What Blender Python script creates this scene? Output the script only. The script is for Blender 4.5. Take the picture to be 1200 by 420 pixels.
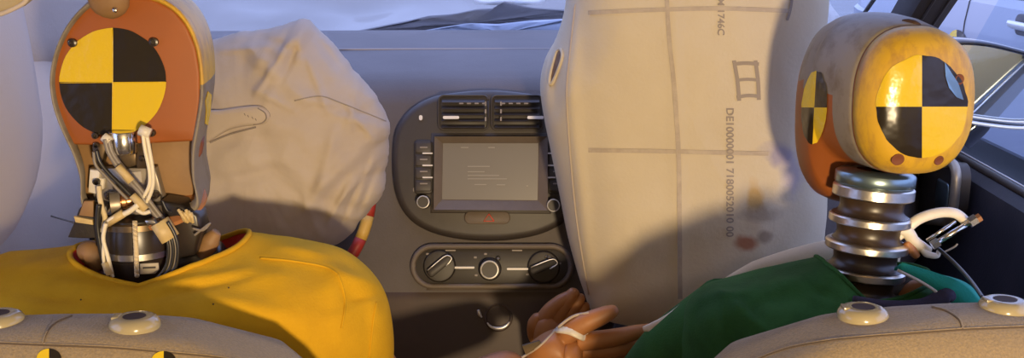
import bpy, bmesh, math, random
from mathutils import Vector, Matrix, noise
from mathutils.bvhtree import BVHTree

for o in list(bpy.data.objects):
    bpy.data.objects.remove(o)
random.seed(4)
C = bpy.context.scene.collection
sc = bpy.context.scene

# ------------------------------------------------------------ camera
F_PX = 1286.0
PITCH = math.radians(13.5)
CAM = Vector((0, 0, 1.35))
FWD = Vector((0, math.cos(PITCH), -math.sin(PITCH)))
UP = Vector((0, math.sin(PITCH), math.cos(PITCH)))
cd = bpy.data.cameras.new('camera')
cd.sensor_width = 36
cd.lens = 36 * F_PX / 1200
cd.clip_start = 0.02
cam = bpy.data.objects.new('camera', cd)
C.objects.link(cam)
cam.location = CAM
cam.rotation_euler = (math.pi / 2 - PITCH, 0, 0)
sc.camera = cam

# ------------------------------------------------------------ world, lights, exposure
w = bpy.data.worlds.new('world')
sc.world = w
w.use_nodes = True
w.node_tree.nodes['Background'].inputs[0].default_value = (0.42, 0.48, 0.82, 1)
w.node_tree.nodes['Background'].inputs[1].default_value = 3.2
ld = bpy.data.lights.new('flash_lamp', 'POINT')
ld.energy = 125
ld.shadow_soft_size = 0.05
ld.color = (1.0, 0.75, 0.44)
lo = bpy.data.objects.new('flash_lamp', ld)
C.objects.link(lo)
lo.location = (0.27, -0.5, 1.07)
sc.view_settings.view_transform = 'Standard'
sc.view_settings.look = 'None'
sc.view_settings.gamma = 1
sc.view_settings.use_curve_mapping = False
sc.view_settings.exposure = -0.02


# ------------------------------------------------------------ placing helpers
def ray(px, py):
    return (FWD + Vector((1, 0, 0)) * ((px - 600) / F_PX) + UP * ((210 - py) / F_PX))


def at(px, py, Y):
    d = ray(px, py)
    return CAM + d * (Y / d.y)


def proj(p):
    r = p - CAM
    z = r.dot(FWD)
    return 600 + F_PX * r.x / z, 210 - F_PX * r.dot(UP) / z


# ------------------------------------------------------------ materials
def mat(name, col, rough=0.6, metal=0.0, col2=None, scale=8.0, lo=0.45, hi=0.6, bump=0.0, bscale=60.0,
        detail=6.0, spec=0.5, coat=0.0, emit=None, sheen=0.0, stretch=(1, 1, 1), bdist=0.002):
    m = bpy.data.materials.new(name)
    m.use_nodes = True
    nt = m.node_tree
    b = nt.nodes['Principled BSDF']
    b.inputs['Base Color'].default_value = (*col, 1)
    b.inputs['Roughness'].default_value = rough
    b.inputs['Metallic'].default_value = metal
    b.inputs['Specular IOR Level'].default_value = spec
    b.inputs['Coat Weight'].default_value = coat
    b.inputs['Sheen Weight'].default_value = sheen
    if emit:
        b.inputs['Emission Color'].default_value = (*emit[0], 1)
        b.inputs['Emission Strength'].default_value = emit[1]
    if col2 or bump:
        tc = nt.nodes.new('ShaderNodeTexCoord')
        mp = nt.nodes.new('ShaderNodeMapping')
        mp.inputs['Scale'].default_value = stretch
        nt.links.new(tc.outputs['Object'], mp.inputs['Vector'])
    if col2:
        n = nt.nodes.new('ShaderNodeTexNoise')
        n.inputs['Scale'].default_value = scale
        n.inputs['Detail'].default_value = detail
        n.inputs['Roughness'].default_value = 0.65
        nt.links.new(mp.outputs[0], n.inputs['Vector'])
        r = nt.nodes.new('ShaderNodeValToRGB')
        r.color_ramp.elements[0].position = lo
        r.color_ramp.elements[0].color = (*col, 1)
        r.color_ramp.elements[1].position = hi
        r.color_ramp.elements[1].color = (*col2, 1)
        nt.links.new(n.outputs['Fac'], r.inputs[0])
        nt.links.new(r.outputs[0], b.inputs['Base Color'])
    if bump:
        n2 = nt.nodes.new('ShaderNodeTexNoise')
        n2.inputs['Scale'].default_value = bscale
        n2.inputs['Detail'].default_value = 4
        nt.links.new(mp.outputs[0], n2.inputs['Vector'])
        bp = nt.nodes.new('ShaderNodeBump')
        bp.inputs['Strength'].default_value = bump
        bp.inputs['Distance'].default_value = bdist
        nt.links.new(n2.outputs['Fac'], bp.inputs['Height'])
        nt.links.new(bp.outputs[0], b.inputs['Normal'])
    return m


def fabric_airbag(name, base, tint, amount=0.3, bump=0.25, bscale=220, bdist=0.002):
    """thin woven nylon: mostly diffuse, lets some light through"""
    m = mat(name, base, 0.75, col2=tint, scale=5, lo=0.4, hi=0.75, bump=bump, bscale=bscale, bdist=bdist, spec=0.25)
    nt = m.node_tree
    b = nt.nodes['Principled BSDF']
    out = nt.nodes['Material Output']
    t = nt.nodes.new('ShaderNodeBsdfTranslucent')
    t.inputs[0].default_value = (*base, 1)
    mx = nt.nodes.new('ShaderNodeMixShader')
    mx.inputs[0].default_value = amount
    nt.links.new(b.outputs[0], mx.inputs[1])
    nt.links.new(t.outputs[0], mx.inputs[2])
    nt.links.new(mx.outputs[0], out.inputs[0])
    return m


def stain(m, spots):
    """paint smears: list of (world centre, radius, colour, strength) with ragged noise edges"""
    nt = m.node_tree
    b = nt.nodes['Principled BSDF']
    prev = b.inputs['Base Color'].links[0].from_socket if b.inputs['Base Color'].links else None
    tc = nt.nodes.new('ShaderNodeTexCoord')
    nz = nt.nodes.new('ShaderNodeTexNoise')
    nz.inputs['Scale'].default_value = 38
    nz.inputs['Detail'].default_value = 5
    nt.links.new(tc.outputs['Object'], nz.inputs['Vector'])
    for c, rad, col, k in spots:
        vd = nt.nodes.new('ShaderNodeVectorMath')
        vd.operation = 'SUBTRACT'
        nt.links.new(tc.outputs['Object'], vd.inputs[0])
        vd.inputs[1].default_value = c
        vm = nt.nodes.new('ShaderNodeVectorMath')
        vm.operation = 'MULTIPLY'
        nt.links.new(vd.outputs[0], vm.inputs[0])
        vm.inputs[1].default_value = (1 / rad[0], 0.3 / rad[0], 1 / rad[1])
        ln = nt.nodes.new('ShaderNodeVectorMath')
        ln.operation = 'LENGTH'
        nt.links.new(vm.outputs[0], ln.inputs[0])
        ad = nt.nodes.new('ShaderNodeMath')
        ad.operation = 'MULTIPLY_ADD'
        nt.links.new(nz.outputs['Fac'], ad.inputs[0])
        ad.inputs[1].default_value = 1.6
        nt.links.new(ln.outputs['Value'], ad.inputs[2])
        r = nt.nodes.new('ShaderNodeMapRange')
        r.inputs['From Min'].default_value = 1.25
        r.inputs['From Max'].default_value = 1.9
        r.inputs['To Min'].default_value = k
        r.inputs['To Max'].default_value = 0
        nt.links.new(ad.outputs[0], r.inputs['Value'])
        mx = nt.nodes.new('ShaderNodeMix')
        mx.data_type = 'RGBA'
        nt.links.new(r.outputs[0], mx.inputs[0])
        if prev:
            nt.links.new(prev, mx.inputs[6])
        else:
            mx.inputs[6].default_value = b.inputs['Base Color'].default_value
        mx.inputs[7].default_value = (*col, 1)
        prev = mx.outputs[2]
    nt.links.new(prev, b.inputs['Base Color'])


def glass_mat(name, tint=(0.9, 0.95, 1.0)):
    m = bpy.data.materials.new(name)
    m.use_nodes = True
    nt = m.node_tree
    nt.nodes.remove(nt.nodes['Principled BSDF'])
    t = nt.nodes.new('ShaderNodeBsdfTransparent')
    t.inputs[0].default_value = (*tint, 1)
    g = nt.nodes.new('ShaderNodeBsdfGlossy')
    g.inputs['Roughness'].default_value = 0.05
    mx = nt.nodes.new('ShaderNodeMixShader')
    mx.inputs[0].default_value = 0.04
    nt.links.new(t.outputs[0], mx.inputs[1])
    nt.links.new(g.outputs[0], mx.inputs[2])
    nt.links.new(mx.outputs[0], nt.nodes['Material Output'].inputs[0])
    return m


M = {}
M['yellow_shirt'] = mat('yellow_cotton', (0.60, 0.335, 0.012), 0.85, col2=(0.48, 0.26, 0.012), scale=9, lo=0.42, hi=0.75, bump=0.3, bscale=420, spec=0.15)
M['green_shirt'] = mat('green_cotton', (0.028, 0.105, 0.026), 0.85, col2=(0.02, 0.075, 0.02), scale=9, bump=0.3, bscale=420, spec=0.15)
M['red_cloth'] = mat('red_cotton', (0.55, 0.035, 0.02), 0.85, bump=0.3, bscale=400, spec=0.15)
M['shirt_blue_lit'] = mat('green_cotton_blue_lit', (0.02, 0.26, 0.2), 0.85, bump=0.3, bscale=400, spec=0.15)  # green shirt cloth with the blue window light put into its colour
M['navy_cloth'] = mat('navy_rib_knit', (0.03, 0.025, 0.05), 0.9, bump=0.4, bscale=300)
M['orange'] = mat('orange_paint', (0.31, 0.082, 0.010), 0.55, col2=(0.25, 0.07, 0.013), scale=6, lo=0.4, hi=0.7, bump=0.1, bscale=40)
M['vinyl'] = mat('brown_vinyl', (0.40, 0.16, 0.045), 0.5, col2=(0.31, 0.13, 0.05), scale=12, lo=0.4, hi=0.7, bump=0.12, bscale=90)
M['tan'] = mat('tan_vinyl', (0.28, 0.155, 0.06), 0.6, col2=(0.22, 0.12, 0.05), scale=14, lo=0.4, hi=0.7, bump=0.1, bscale=90)
M['skin_gray'] = mat('grey_worn_vinyl', (0.21, 0.175, 0.135), 0.5, col2=(0.145, 0.105, 0.065), scale=34, lo=0.48, hi=0.66, detail=9, bump=0.15, bscale=80)
M['cap_yellow'] = mat('worn_yellow_paint', (0.60, 0.35, 0.022), 0.5, col2=(0.30, 0.15, 0.045), scale=48, lo=0.47, hi=0.72, detail=9, bump=0.25, bscale=70, stretch=(1, 1, 0.35))
M['st_yellow'] = mat('sticker_yellow', (0.66, 0.45, 0.018), 0.25, bump=0.6, bscale=22, bdist=0.006, spec=0.6)
M['st_black'] = mat('sticker_black', (0.02, 0.014, 0.008), 0.28, bump=0.6, bscale=9, bdist=0.014, spec=0.45)
M['rubber'] = mat('black_rubber', (0.018, 0.014, 0.011), 0.32, col2=(0.03, 0.02, 0.014), scale=20, spec=0.5)
M['rubber_brown'] = mat('brown_black_rubber', (0.042, 0.024, 0.011), 0.36, col2=(0.03, 0.018, 0.01), scale=16, bump=0.1, bscale=60)
M['black_cloth'] = mat('black_webbing', (0.02, 0.014, 0.01), 0.7, bump=0.4, bscale=260)
M['alu'] = mat('machined_aluminium', (0.62, 0.58, 0.52), 0.3, 1.0, bump=0.12, bscale=160)
M['alu_teal'] = mat('anodised_blue_grey_metal', (0.22, 0.30, 0.33), 0.3, 0.9)
M['steel'] = mat('bright_steel', (0.75, 0.72, 0.68), 0.18, 1.0)
M['dark_metal'] = mat('dark_bracket_metal', (0.10, 0.075, 0.05), 0.4, 0.7, col2=(0.16, 0.11, 0.06), scale=20)
M['grey_plate'] = mat('grey_plate_metal', (0.35, 0.31, 0.25), 0.42, 0.6, col2=(0.27, 0.22, 0.17), scale=18, lo=0.4, hi=0.7)
M['copper'] = mat('copper_fitting', (0.7, 0.34, 0.16), 0.3, 0.9)
M['white_plastic'] = mat('off_white_plastic', (0.72, 0.66, 0.55), 0.4, col2=(0.6, 0.52, 0.4), scale=25, lo=0.45, hi=0.75)
M['wire_white'] = mat('white_wire_jacket', (0.72, 0.64, 0.47), 0.4)
M['wire_grey'] = mat('grey_wire_jacket', (0.20, 0.17, 0.14), 0.4)
M['wire_black'] = mat('black_wire_jacket', (0.02, 0.018, 0.016), 0.35)
M['heat_shrink'] = mat('yellowed_wire_label', (0.62, 0.46, 0.2), 0.5, col2=(0.52, 0.38, 0.17), scale=40)
M['braid'] = mat('braided_cream_cord', (0.62, 0.5, 0.3), 0.7, bump=0.8, bscale=150)
M['label'] = mat('white_label', (0.45, 0.40, 0.33), 0.4)
M['ink'] = mat('grey_ink', (0.05, 0.045, 0.045), 0.7)
M['hole'] = mat('dark_hole', (0.045, 0.02, 0.01), 0.8)
M['hole_rust'] = mat('rusty_hole', (0.16, 0.045, 0.015), 0.7)
M['seat'] = mat('tan_seat_fabric', (0.31, 0.225, 0.12), 0.8, col2=(0.22, 0.165, 0.10), scale=420, lo=0.35, hi=0.65, bump=0.5, bscale=520, spec=0.25, sheen=0.2)
M['stitch'] = mat('dark_seam_thread', (0.09, 0.06, 0.035), 0.8)
M['stitch_tan'] = mat('tan_piping', (0.36, 0.27, 0.16), 0.8)
M['sleeve_cream'] = mat('cream_glossy_plastic', (0.34, 0.28, 0.155), 0.18, spec=0.6)
M['bag'] = fabric_airbag('airbag_nylon', (0.58, 0.49, 0.41), (0.50, 0.41, 0.34), 0.22, 0.45, 30, 0.005)
M['bag_pass'] = fabric_airbag('passenger_airbag_nylon', (0.70, 0.60, 0.44), (0.63, 0.53, 0.38), 0.2)
M['bag_curtain'] = fabric_airbag('curtain_airbag_nylon', (0.74, 0.66, 0.60), (0.70, 0.63, 0.58), 0.45)
M['bag_print'] = mat('faint_blue_grey_print', (0.30, 0.25, 0.21), 0.8)
M['bag_print_dark'] = mat('grey_print', (0.24, 0.20, 0.18), 0.8)
M['bag_inside'] = mat('scorched_vent_fabric', (0.22, 0.13, 0.07), 0.85, col2=(0.14, 0.08, 0.05), scale=30)
M['dash'] = mat('dusty_dash_plastic', (0.085, 0.068, 0.064), 0.6, col2=(0.105, 0.086, 0.082), scale=7, lo=0.4, hi=0.7, bump=0.15, bscale=300, spec=0.4)
M['dash_trim'] = mat('brown_grey_dash_plastic', (0.135, 0.105, 0.085), 0.6, col2=(0.155, 0.12, 0.095), scale=9, bump=0.15, bscale=300)
M['bezel'] = mat('dark_bezel_plastic', (0.042, 0.033, 0.03), 0.5, col2=(0.054, 0.043, 0.038), scale=9)
M['bezel_lo'] = mat('matt_black_plastic', (0.035, 0.028, 0.024), 0.5)
M['screen'] = mat('display_glass', (0.10, 0.085, 0.07), 0.25, emit=((0.62, 0.48, 0.36), 0.11))
M['screen_text'] = mat('display_text', (0.22, 0.19, 0.16), 0.5, emit=((0.7, 0.58, 0.46), 0.08))
M['chrome'] = mat('satin_chrome', (0.78, 0.75, 0.72), 0.3, 0.55)
M['white_mark'] = mat('white_marking', (0.75, 0.7, 0.66), 0.4)
M['grey_mark'] = mat('grey_marking', (0.25, 0.21, 0.19), 0.5)
M['hazard'] = mat('red_marking', (0.7, 0.09, 0.06), 0.5)
M['console'] = mat('dark_console_plastic', (0.062, 0.04, 0.032), 0.55, col2=(0.075, 0.048, 0.037), scale=6)
M['tape_red'] = mat('red_tape', (0.36, 0.03, 0.02), 0.5)
M['tape_yellow'] = mat('yellow_tape', (0.58, 0.36, 0.08), 0.5)
M['black_leather'] = mat('black_leather', (0.03, 0.025, 0.022), 0.5)
M['door'] = mat('navy_black_door_plastic', (0.014, 0.013, 0.02), 0.5, col2=(0.02, 0.018, 0.026), scale=9, bump=0.15, bscale=250)
M['door_lo'] = mat('grey_black_armrest_plastic', (0.03, 0.028, 0.03), 0.55)
M['pillar'] = mat('dark_pillar_trim', (0.022, 0.018, 0.02), 0.6)
M['roof'] = mat('grey_headliner', (0.20, 0.185, 0.165), 0.9, bump=0.2, bscale=200)
M['trim_dark'] = mat('charcoal_rear_trim', (0.045, 0.04, 0.036), 0.8, bump=0.2, bscale=200)
M['car_paint'] = mat('silver_paint', (0.25, 0.225, 0.205), 0.35, 0.1, coat=0.3)
M['car_paint2'] = mat('pale_blue_silver_paint', (0.25, 0.28, 0.36), 0.35, 0.1, coat=0.3)
M['cowl'] = mat('grey_cowl_plastic', (0.09, 0.08, 0.085), 0.75, col2=(0.11, 0.1, 0.105), scale=10)
M['concrete'] = mat('pale_concrete', (0.25, 0.25, 0.26), 0.8, col2=(0.21, 0.21, 0.22), scale=1.5, lo=0.4, hi=0.7)
M['carpet'] = mat('dark_carpet', (0.03, 0.026, 0.024), 0.95, bump=0.5, bscale=300)
M['glass'] = glass_mat('clear_glass')
M['mirror'] = mat('mirror_glass', (0.85, 0.88, 0.9), 0.02, 1.0)
M['mirror_case'] = mat('gloss_black_plastic', (0.01, 0.01, 0.018), 0.12, spec=0.7)
M['visor'] = mat('beige_visor_fabric', (0.34, 0.27, 0.16), 0.85, bump=0.3, bscale=400)
M['tyre'] = mat('tyre_rubber', (0.02, 0.02, 0.02), 0.8)
M['dark_glass'] = mat('dark_window_glass', (0.03, 0.04, 0.05), 0.05, spec=0.7)


# ------------------------------------------------------------ object helpers
def empty(name, loc, label, cat, group=None):
    o = bpy.data.objects.new(name, None)
    o.empty_display_size = 0.05
    C.objects.link(o)
    o.location = loc
    o['label'] = label
    o['category'] = cat
    if group:
        o['group'] = group
    return o


def wloc(o):
    """world origin of an object whose own mesh may be unrotated"""
    p = Vector(o.location)
    q = o.parent
    while q:
        p += Vector(q.location)
        q = q.parent
    return p


def mk(name, V, Fc, m, parent=None, smooth=True, label=None, mats=None, midx=None, kind=None, cat=None):
    """link ONE mesh object; world coordinates in, origin put at its bounding box centre"""
    V = [Vector(v) for v in V]
    lo_ = Vector((min(v.x for v in V), min(v.y for v in V), min(v.z for v in V)))
    hi_ = Vector((max(v.x for v in V), max(v.y for v in V), max(v.z for v in V)))
    c = (lo_ + hi_) / 2
    if KEEP_ORIGIN:
        c = Vector((0, 0, 0))
    me = bpy.data.meshes.new(name)
    me.from_pydata([tuple(v - c) for v in V], [], Fc)
    for mm in (mats or [m]):
        me.materials.append(mm)
    if midx:
        for p, i in zip(me.polygons, midx):
            p.material_index = i
    bm = bmesh.new()
    bm.from_mesh(me)
    bmesh.ops.recalc_face_normals(bm, faces=bm.faces)
    bm.to_mesh(me)
    bm.free()
    if smooth:
        for p in me.polygons:
            p.use_smooth = True
    o = bpy.data.objects.new(name, me)
    C.objects.link(o)
    if parent:
        o.parent = parent
        o.location = c - wloc(parent)
    else:
        o.location = c
    if label:
        o['label'] = label
    if cat:
        o['category'] = cat
    if kind:
        o['kind'] = kind
    return o


KEEP_ORIGIN = False


def wverts(o):
    p = wloc(o)
    return [v.co + p for v in o.data.vertices]


def bvh(o):
    return BVHTree.FromPolygons(wverts(o), [tuple(p.vertices) for p in o.data.polygons])


def hit(tree, px, py, off=0.0, fallback=None):
    d = ray(px, py).normalized()
    r = tree.ray_cast(CAM, d)
    if r[0] is None:
        if fallback is None:
            return None
        return at(px, py, fallback)
    n = r[1]
    if n.dot(d) > 0:
        n = -n
    return r[0] + n * off


def sharp(o, ang=35):
    bm = bmesh.new()
    bm.from_mesh(o.data)
    for e in bm.edges:
        if len(e.link_faces) == 2 and e.calc_face_angle(0) > math.radians(ang):
            e.smooth = False
    bm.to_mesh(o.data)
    bm.free()
    return o


def catmull(P, n, closed=False):
    P = [Vector(p) for p in P]
    out = []
    L = len(P)
    segs = L if closed else L - 1
    for i in range(segs):
        if closed:
            a, b, c, d = P[i - 1], P[i], P[(i + 1) % L], P[(i + 2) % L]
        else:
            a, b, c, d = P[max(i - 1, 0)], P[i], P[i + 1], P[min(i + 2, L - 1)]
        for k in range(n):
            t = k / n
            out.append(0.5 * ((2 * b) + (c - a) * t + (2 * a - 5 * b + 4 * c - d) * t * t + (3 * b - a - 3 * c + d) * t ** 3))
    if not closed:
        out.append(P[-1])
    return out


def resample(P, n, closed=True):
    Q = P + [P[0]] if closed else P
    d = [0]
    for a, b in zip(Q, Q[1:]):
        d.append(d[-1] + (b - a).length)
    T = d[-1]
    out = []
    j = 0
    for i in range(n):
        s = T * i / (n if closed else n - 1)
        while j < len(d) - 2 and d[j + 1] < s:
            j += 1
        k = (s - d[j]) / max(1e-9, d[j + 1] - d[j])
        out.append(Q[j].lerp(Q[j + 1], min(1, max(0, k))))
    return out


def loft(rings, closed=True, cap0=False, cap1=False):
    n = len(rings[0])
    V = [v for r in rings for v in r]
    Fc = []
    for i in range(len(rings) - 1):
        for j in range(n if closed else n - 1):
            k = (j + 1) % n
            Fc.append((i * n + j, i * n + k, (i + 1) * n + k, (i + 1) * n + j))
    if cap0:
        Fc.append(tuple(range(n - 1, -1, -1)))
    if cap1:
        Fc.append(tuple((len(rings) - 1) * n + j for j in range(n)))
    return V, Fc


def tube_geo(P, r, seg=8, flat=1.0, updir=None):
    P = [Vector(p) for p in P]
    rad = r if isinstance(r, (list, tuple)) else [r] * len(P)
    T = [(P[min(i + 1, len(P) - 1)] - P[max(i - 1, 0)]).normalized() for i in range(len(P))]
    u = T[0].orthogonal().normalized() if updir is None else (Vector(updir) - T[0] * T[0].dot(Vector(updir))).normalized()
    rings = []
    for i, p in enumerate(P):
        u = (u - T[i] * u.dot(T[i]))
        u = u.normalized() if u.length > 1e-6 else T[i].orthogonal().normalized()
        v = T[i].cross(u)
        rings.append([p + (u * math.cos(2 * math.pi * k / seg) + v * math.sin(2 * math.pi * k / seg) * flat) * rad[i] for k in range(seg)])
    return loft(rings, True, True, True)


def tube(name, P, r, m, parent=None, seg=8, smooth_n=6, flat=1.0, updir=None, **kw):
    if smooth_n and len(P) > 2:
        if isinstance(r, (list, tuple)):
            L = len(P) - 1
            rr = []
            for i in range(L):
                for k in range(smooth_n):
                    rr.append(r[i] + (r[i + 1] - r[i]) * k / smooth_n)
            rr.append(r[-1])
            r = rr
        P = catmull(P, smooth_n)
    V, Fc = tube_geo(P, r, seg, flat, updir)
    return mk(name, V, Fc, m, parent, **kw)


def frame(n, up=Vector((0, 0, 1))):
    n = Vector(n).normalized()
    u = up.cross(n)
    if u.length < 1e-5:
        u = Vector((1, 0, 0))
    u.normalize()
    v = n.cross(u)
    return u, v, n


def lathe(name, prof, c, axis, m, parent=None, seg=40, **kw):
    u, v, n = frame(axis, Vector((0, 1, 0.01)))
    rings = [[Vector(c) + n * h + (u * math.cos(2 * math.pi * k / seg) + v * math.sin(2 * math.pi * k / seg)) * max(r, 1e-5) for k in range(seg)] for r, h in prof]
    V, Fc = loft(rings)
    o = mk(name, V, Fc, m, parent, **kw)
    return sharp(o, 40)


def prism(name, pts, depth, m, parent=None, bevel=0.0, seg=2, **kw):
    """pts: world polygon; depth: Vector extrusion (away from the viewer)"""
    pts = [Vector(p) for p in pts]
    n = len(pts)
    if not isinstance(depth, Vector):
        depth = Vector((0, depth, 0))
    c = sum(pts, Vector()) / n
    if bevel:
        rings = []
        dn = depth.normalized()
        for k in range(seg + 1):
            a = math.pi / 2 * k / seg
            ins = bevel * (1 - math.sin(a))
            rings.append([p + (c - p).normalized() * ins + dn * bevel * (1 - math.cos(a)) for p in pts])
        rings.append([p + depth for p in pts])
    else:
        rings = [pts, [p + depth for p in pts]]
    V, Fc = loft(rings, True, True, True)
    o = mk(name, V, Fc, m, parent, **kw)
    return sharp(o, 50)


def rrect(w_, h_, r, n=6):
    out = []
    for cx, cy, a0 in ((w_ - r, h_ - r, 0), (-w_ + r, h_ - r, 90), (-w_ + r, -h_ + r, 180), (w_ - r, -h_ + r, 270)):
        for k in range(n + 1):
            a = math.radians(a0 + 90 * k / n)
            out.append((cx + r * math.cos(a), cy + r * math.sin(a)))
    return out


def box(name, c, s, m, parent=None, bevel=0.004, rot=None, **kw):
    bm = bmesh.new()
    bmesh.ops.create_cube(bm, size=1)
    for v in bm.verts:
        v.co = Vector((v.co.x * s[0], v.co.y * s[1], v.co.z * s[2]))
    if bevel:
        bmesh.ops.bevel(bm, geom=bm.edges[:], offset=min(bevel, min(s) * 0.45), segments=2, affect='EDGES', profile=0.6)
    R = rot if rot is not None else Matrix.Identity(3)
    V = [R @ v.co + Vector(c) for v in bm.verts]
    bm.verts.index_update()
    Fc = [tuple(v.index for v in f.verts) for f in bm.faces]
    bm.free()
    o = mk(name, V, Fc, m, parent, **kw)
    return sharp(o, 40)


def turb(p, s, oct_=4):
    return noise.fractal(p * s, 1.0, 2.0, oct_, noise_basis='PERLIN_ORIGINAL')


def ridge(p, s):
    return 1 - abs(noise.noise(p * s)) * 2


def pillow(outline, Y, cpx, tf, tb, wr=0.0, wscale=12, pf=2.4, qf=2.2, n=144, nr=34, folds=(), ragged=0.0):
    """inflated bag: closed surface between a front and a back dome"""
    P = [at(x, y, Y) for x, y in outline]
    P = resample(catmull(P, 10, True), n)
    if ragged:
        P = [p + Vector((turb(p, 45) * ragged, 0, turb(p + Vector((3, 1, 7)), 45) * ragged)) for p in P]
    c = at(cpx[0], cpx[1], Y)
    rings = []
    ts = [math.sin(math.pi / 2 * k / nr) for k in range(1, nr + 1)]
    fr = []
    for t in ts:
        dz = tf * max(0.0, 1 - t ** pf) ** (1 / qf)
        fr.append([c + (p - c) * t + Vector((0, -dz, 0)) for p in P])
    bk = []
    for t in ts[:-1]:
        dz = tb * max(0.0, 1 - t ** 2.2) ** (1 / 2)
        bk.append([c + (p - c) * t + Vector((0, dz, 0)) for p in P])
    rings = fr + bk[::-1]
    out = []
    for i, r in enumerate(rings):
        edge = ts[i] if i < nr else 1
        rr = []
        for p in r:
            d = 0.0
            if wr:
                q = Vector((p.x, p.y * 0.5, p.z))
                d = wr * (turb(q, wscale) * 0.7 + 0.55 * (ridge(q + Vector((turb(q, 5), 0, turb(q + Vector((9, 9, 9)), 5))) * 0.08, wscale * 1.3) - 0.6))
            if folds:
                x, y = proj(p)
                for (ax, ay, bx, by, amp, wd) in folds:
                    dx, dy = bx - ax, by - ay
                    L2 = dx * dx + dy * dy
                    t = max(0, min(1, ((x - ax) * dx + (y - ay) * dy) / L2))
                    dist2 = (x - ax - t * dx) ** 2 + (y - ay - t * dy) ** 2
                    d += amp * math.exp(-dist2 / (wd * wd)) * (0.3 + 0.7 * math.sin(math.pi * (0.1 + 0.8 * t)))
            rr.append(p + Vector((0, -d, 0)))
        out.append(rr)
    V, Fc = loft(out)
    # close the two poles
    V = list(V)
    for base, yy in ((0, -tf), ((len(out) - 1) * n, tb)):
        k = len(V)
        mean = sum((V[base + j] for j in range(n)), Vector()) / n
        V.append(mean)
        for j in range(n):
            Fc.append((base + j, base + (j + 1) % n, k))
    return V, Fc


def line_on(name, tree, pts, r, m, parent, fallback, off=0.0, seg=5, n=8, flat=1.0, **kw):
    P = catmull([Vector((x, y, 0)) for x, y in pts], n)
    W = [hit(tree, p.x, p.y, off, fallback) for p in P]
    V, Fc = tube_geo(W, r, seg, flat)
    return mk(name, V, Fc, m, parent, **kw)


def sticker(name, tree, cx, cy, rx, ry, parent, fallback, off=0.0008, swap=False, rag=0.0, tilt=0.0, shear=0.0, label=None, quad=(0, 1, 0, 1), mats=None):
    """round quadrant marker laid on a surface, four quadrants, dark edge thickness"""
    nr, na = 9, 64
    V = [hit(tree, cx, cy, off, fallback)]
    ct, st = math.cos(tilt), math.sin(tilt)
    for i in range(1, nr + 1):
        for k in range(na):
            a = 2 * math.pi * k / na
            rr = i / nr
            if i == nr and rag:
                rr *= 1 + rag * noise.noise(Vector((math.cos(a) * 4, math.sin(a) * 4, cx)))
            x, y = rx * rr * math.cos(a), ry * rr * math.sin(a)
            x2, y2 = x * ct - y * st, x * st + y * ct
            V.append(hit(tree, cx + x2 + shear * y2, cy - y2, off, fallback))
    Fc, mi = [], []
    def q(k):
        b = int(4 * k / na)      # 0: top right, 1: top left, 2: bottom left, 3: bottom right
        return 1 if (b % 2 == 0) != swap else 0
    for k in range(na):
        Fc.append((0, 1 + k, 1 + (k + 1) % na))
        mi.append(q(k))
    for i in range(nr - 1):
        for k in range(na):
            a, b = 1 + i * na + k, 1 + i * na + (k + 1) % na
            Fc.append((a, b, b + na, a + na))
            mi.append(q(k))
    o = mk(name, V, Fc, None, parent, mats=mats or [M['st_yellow'], M['st_black']], midx=mi, label=label)
    return o


def text_on(name, tree, s, org, dirv, h, m, parent, fallback, off=0.0022, stretch=1.0):
    """flat print laid on a curved surface: glyph outlines mapped through (along, across) pixel axes"""
    cu = bpy.data.curves.new(name, 'FONT')
    cu.body = s
    cu.size = 1
    cu.resolution_u = 3
    cu.offset = 0.018
    to = bpy.data.objects.new(name, cu)
    C.objects.link(to)
    bpy.context.view_layer.update()
    me = to.evaluated_get(bpy.context.evaluated_depsgraph_get()).to_mesh()
    V = [v.co.copy() for v in me.vertices]
    Fc = [tuple(p.vertices) for p in me.polygons]
    bpy.data.objects.remove(to)
    bpy.data.curves.remove(cu)
    W = []
    dx, dy = dirv
    for v in V:
        a, b = v.x * h * stretch, v.y * h
        x = org[0] + dx * a + dy * b
        y = org[1] + dy * a - dx * b
        W.append(hit(tree, x, y, off, fallback))
    return mk(name, W, Fc, m, parent, smooth=False)


# =================================================================== SETTING
def st(o, kind='structure'):
    o['kind'] = kind
    return o


st(box('ground', (0, 8, -0.03), (60, 40, 0.06), M['concrete'], bevel=0, label='pale concrete ground around the car'))
st(box('floor', (0, 0.75, 0.22), (1.5, 3.3, 0.04), M['carpet'], bevel=0, label='dark carpeted cabin floor'))
V, Fc = [], []
rings = []
for k in range(13):
    x = -0.8 + 1.6 * k / 12
    h = 1.53 - 0.05 * (x / 0.8) ** 2
    rings.append([Vector((x, -1.0, h - 0.03)), Vector((x, 1.32, h)), Vector((x, 1.32, h + 0.03)), Vector((x, -1.0, h + 0.02))])
V, Fc = loft(rings, True, True, True)
st(mk('ceiling', V, Fc, M['roof'], smooth=False, label='grey headliner roof above the seats'))
st(box('wall_rear', (0, -1.0, 0.86), (1.62, 0.04, 1.3), M['trim_dark'], bevel=0, label='closed tailgate behind the rear seat'))


def side(sx, nm):
    x = 0.79 * sx
    # rear quarter with pillar
    st(box('wall_' + nm, (x, -0.28, 0.86), (0.05, 1.42, 1.3), M['trim_dark'], bevel=0, label='grey trimmed rear side panel of the cabin, %s side' % ('passenger' if sx > 0 else 'driver')))


side(1, 'right')
side(-1, 'left')

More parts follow.
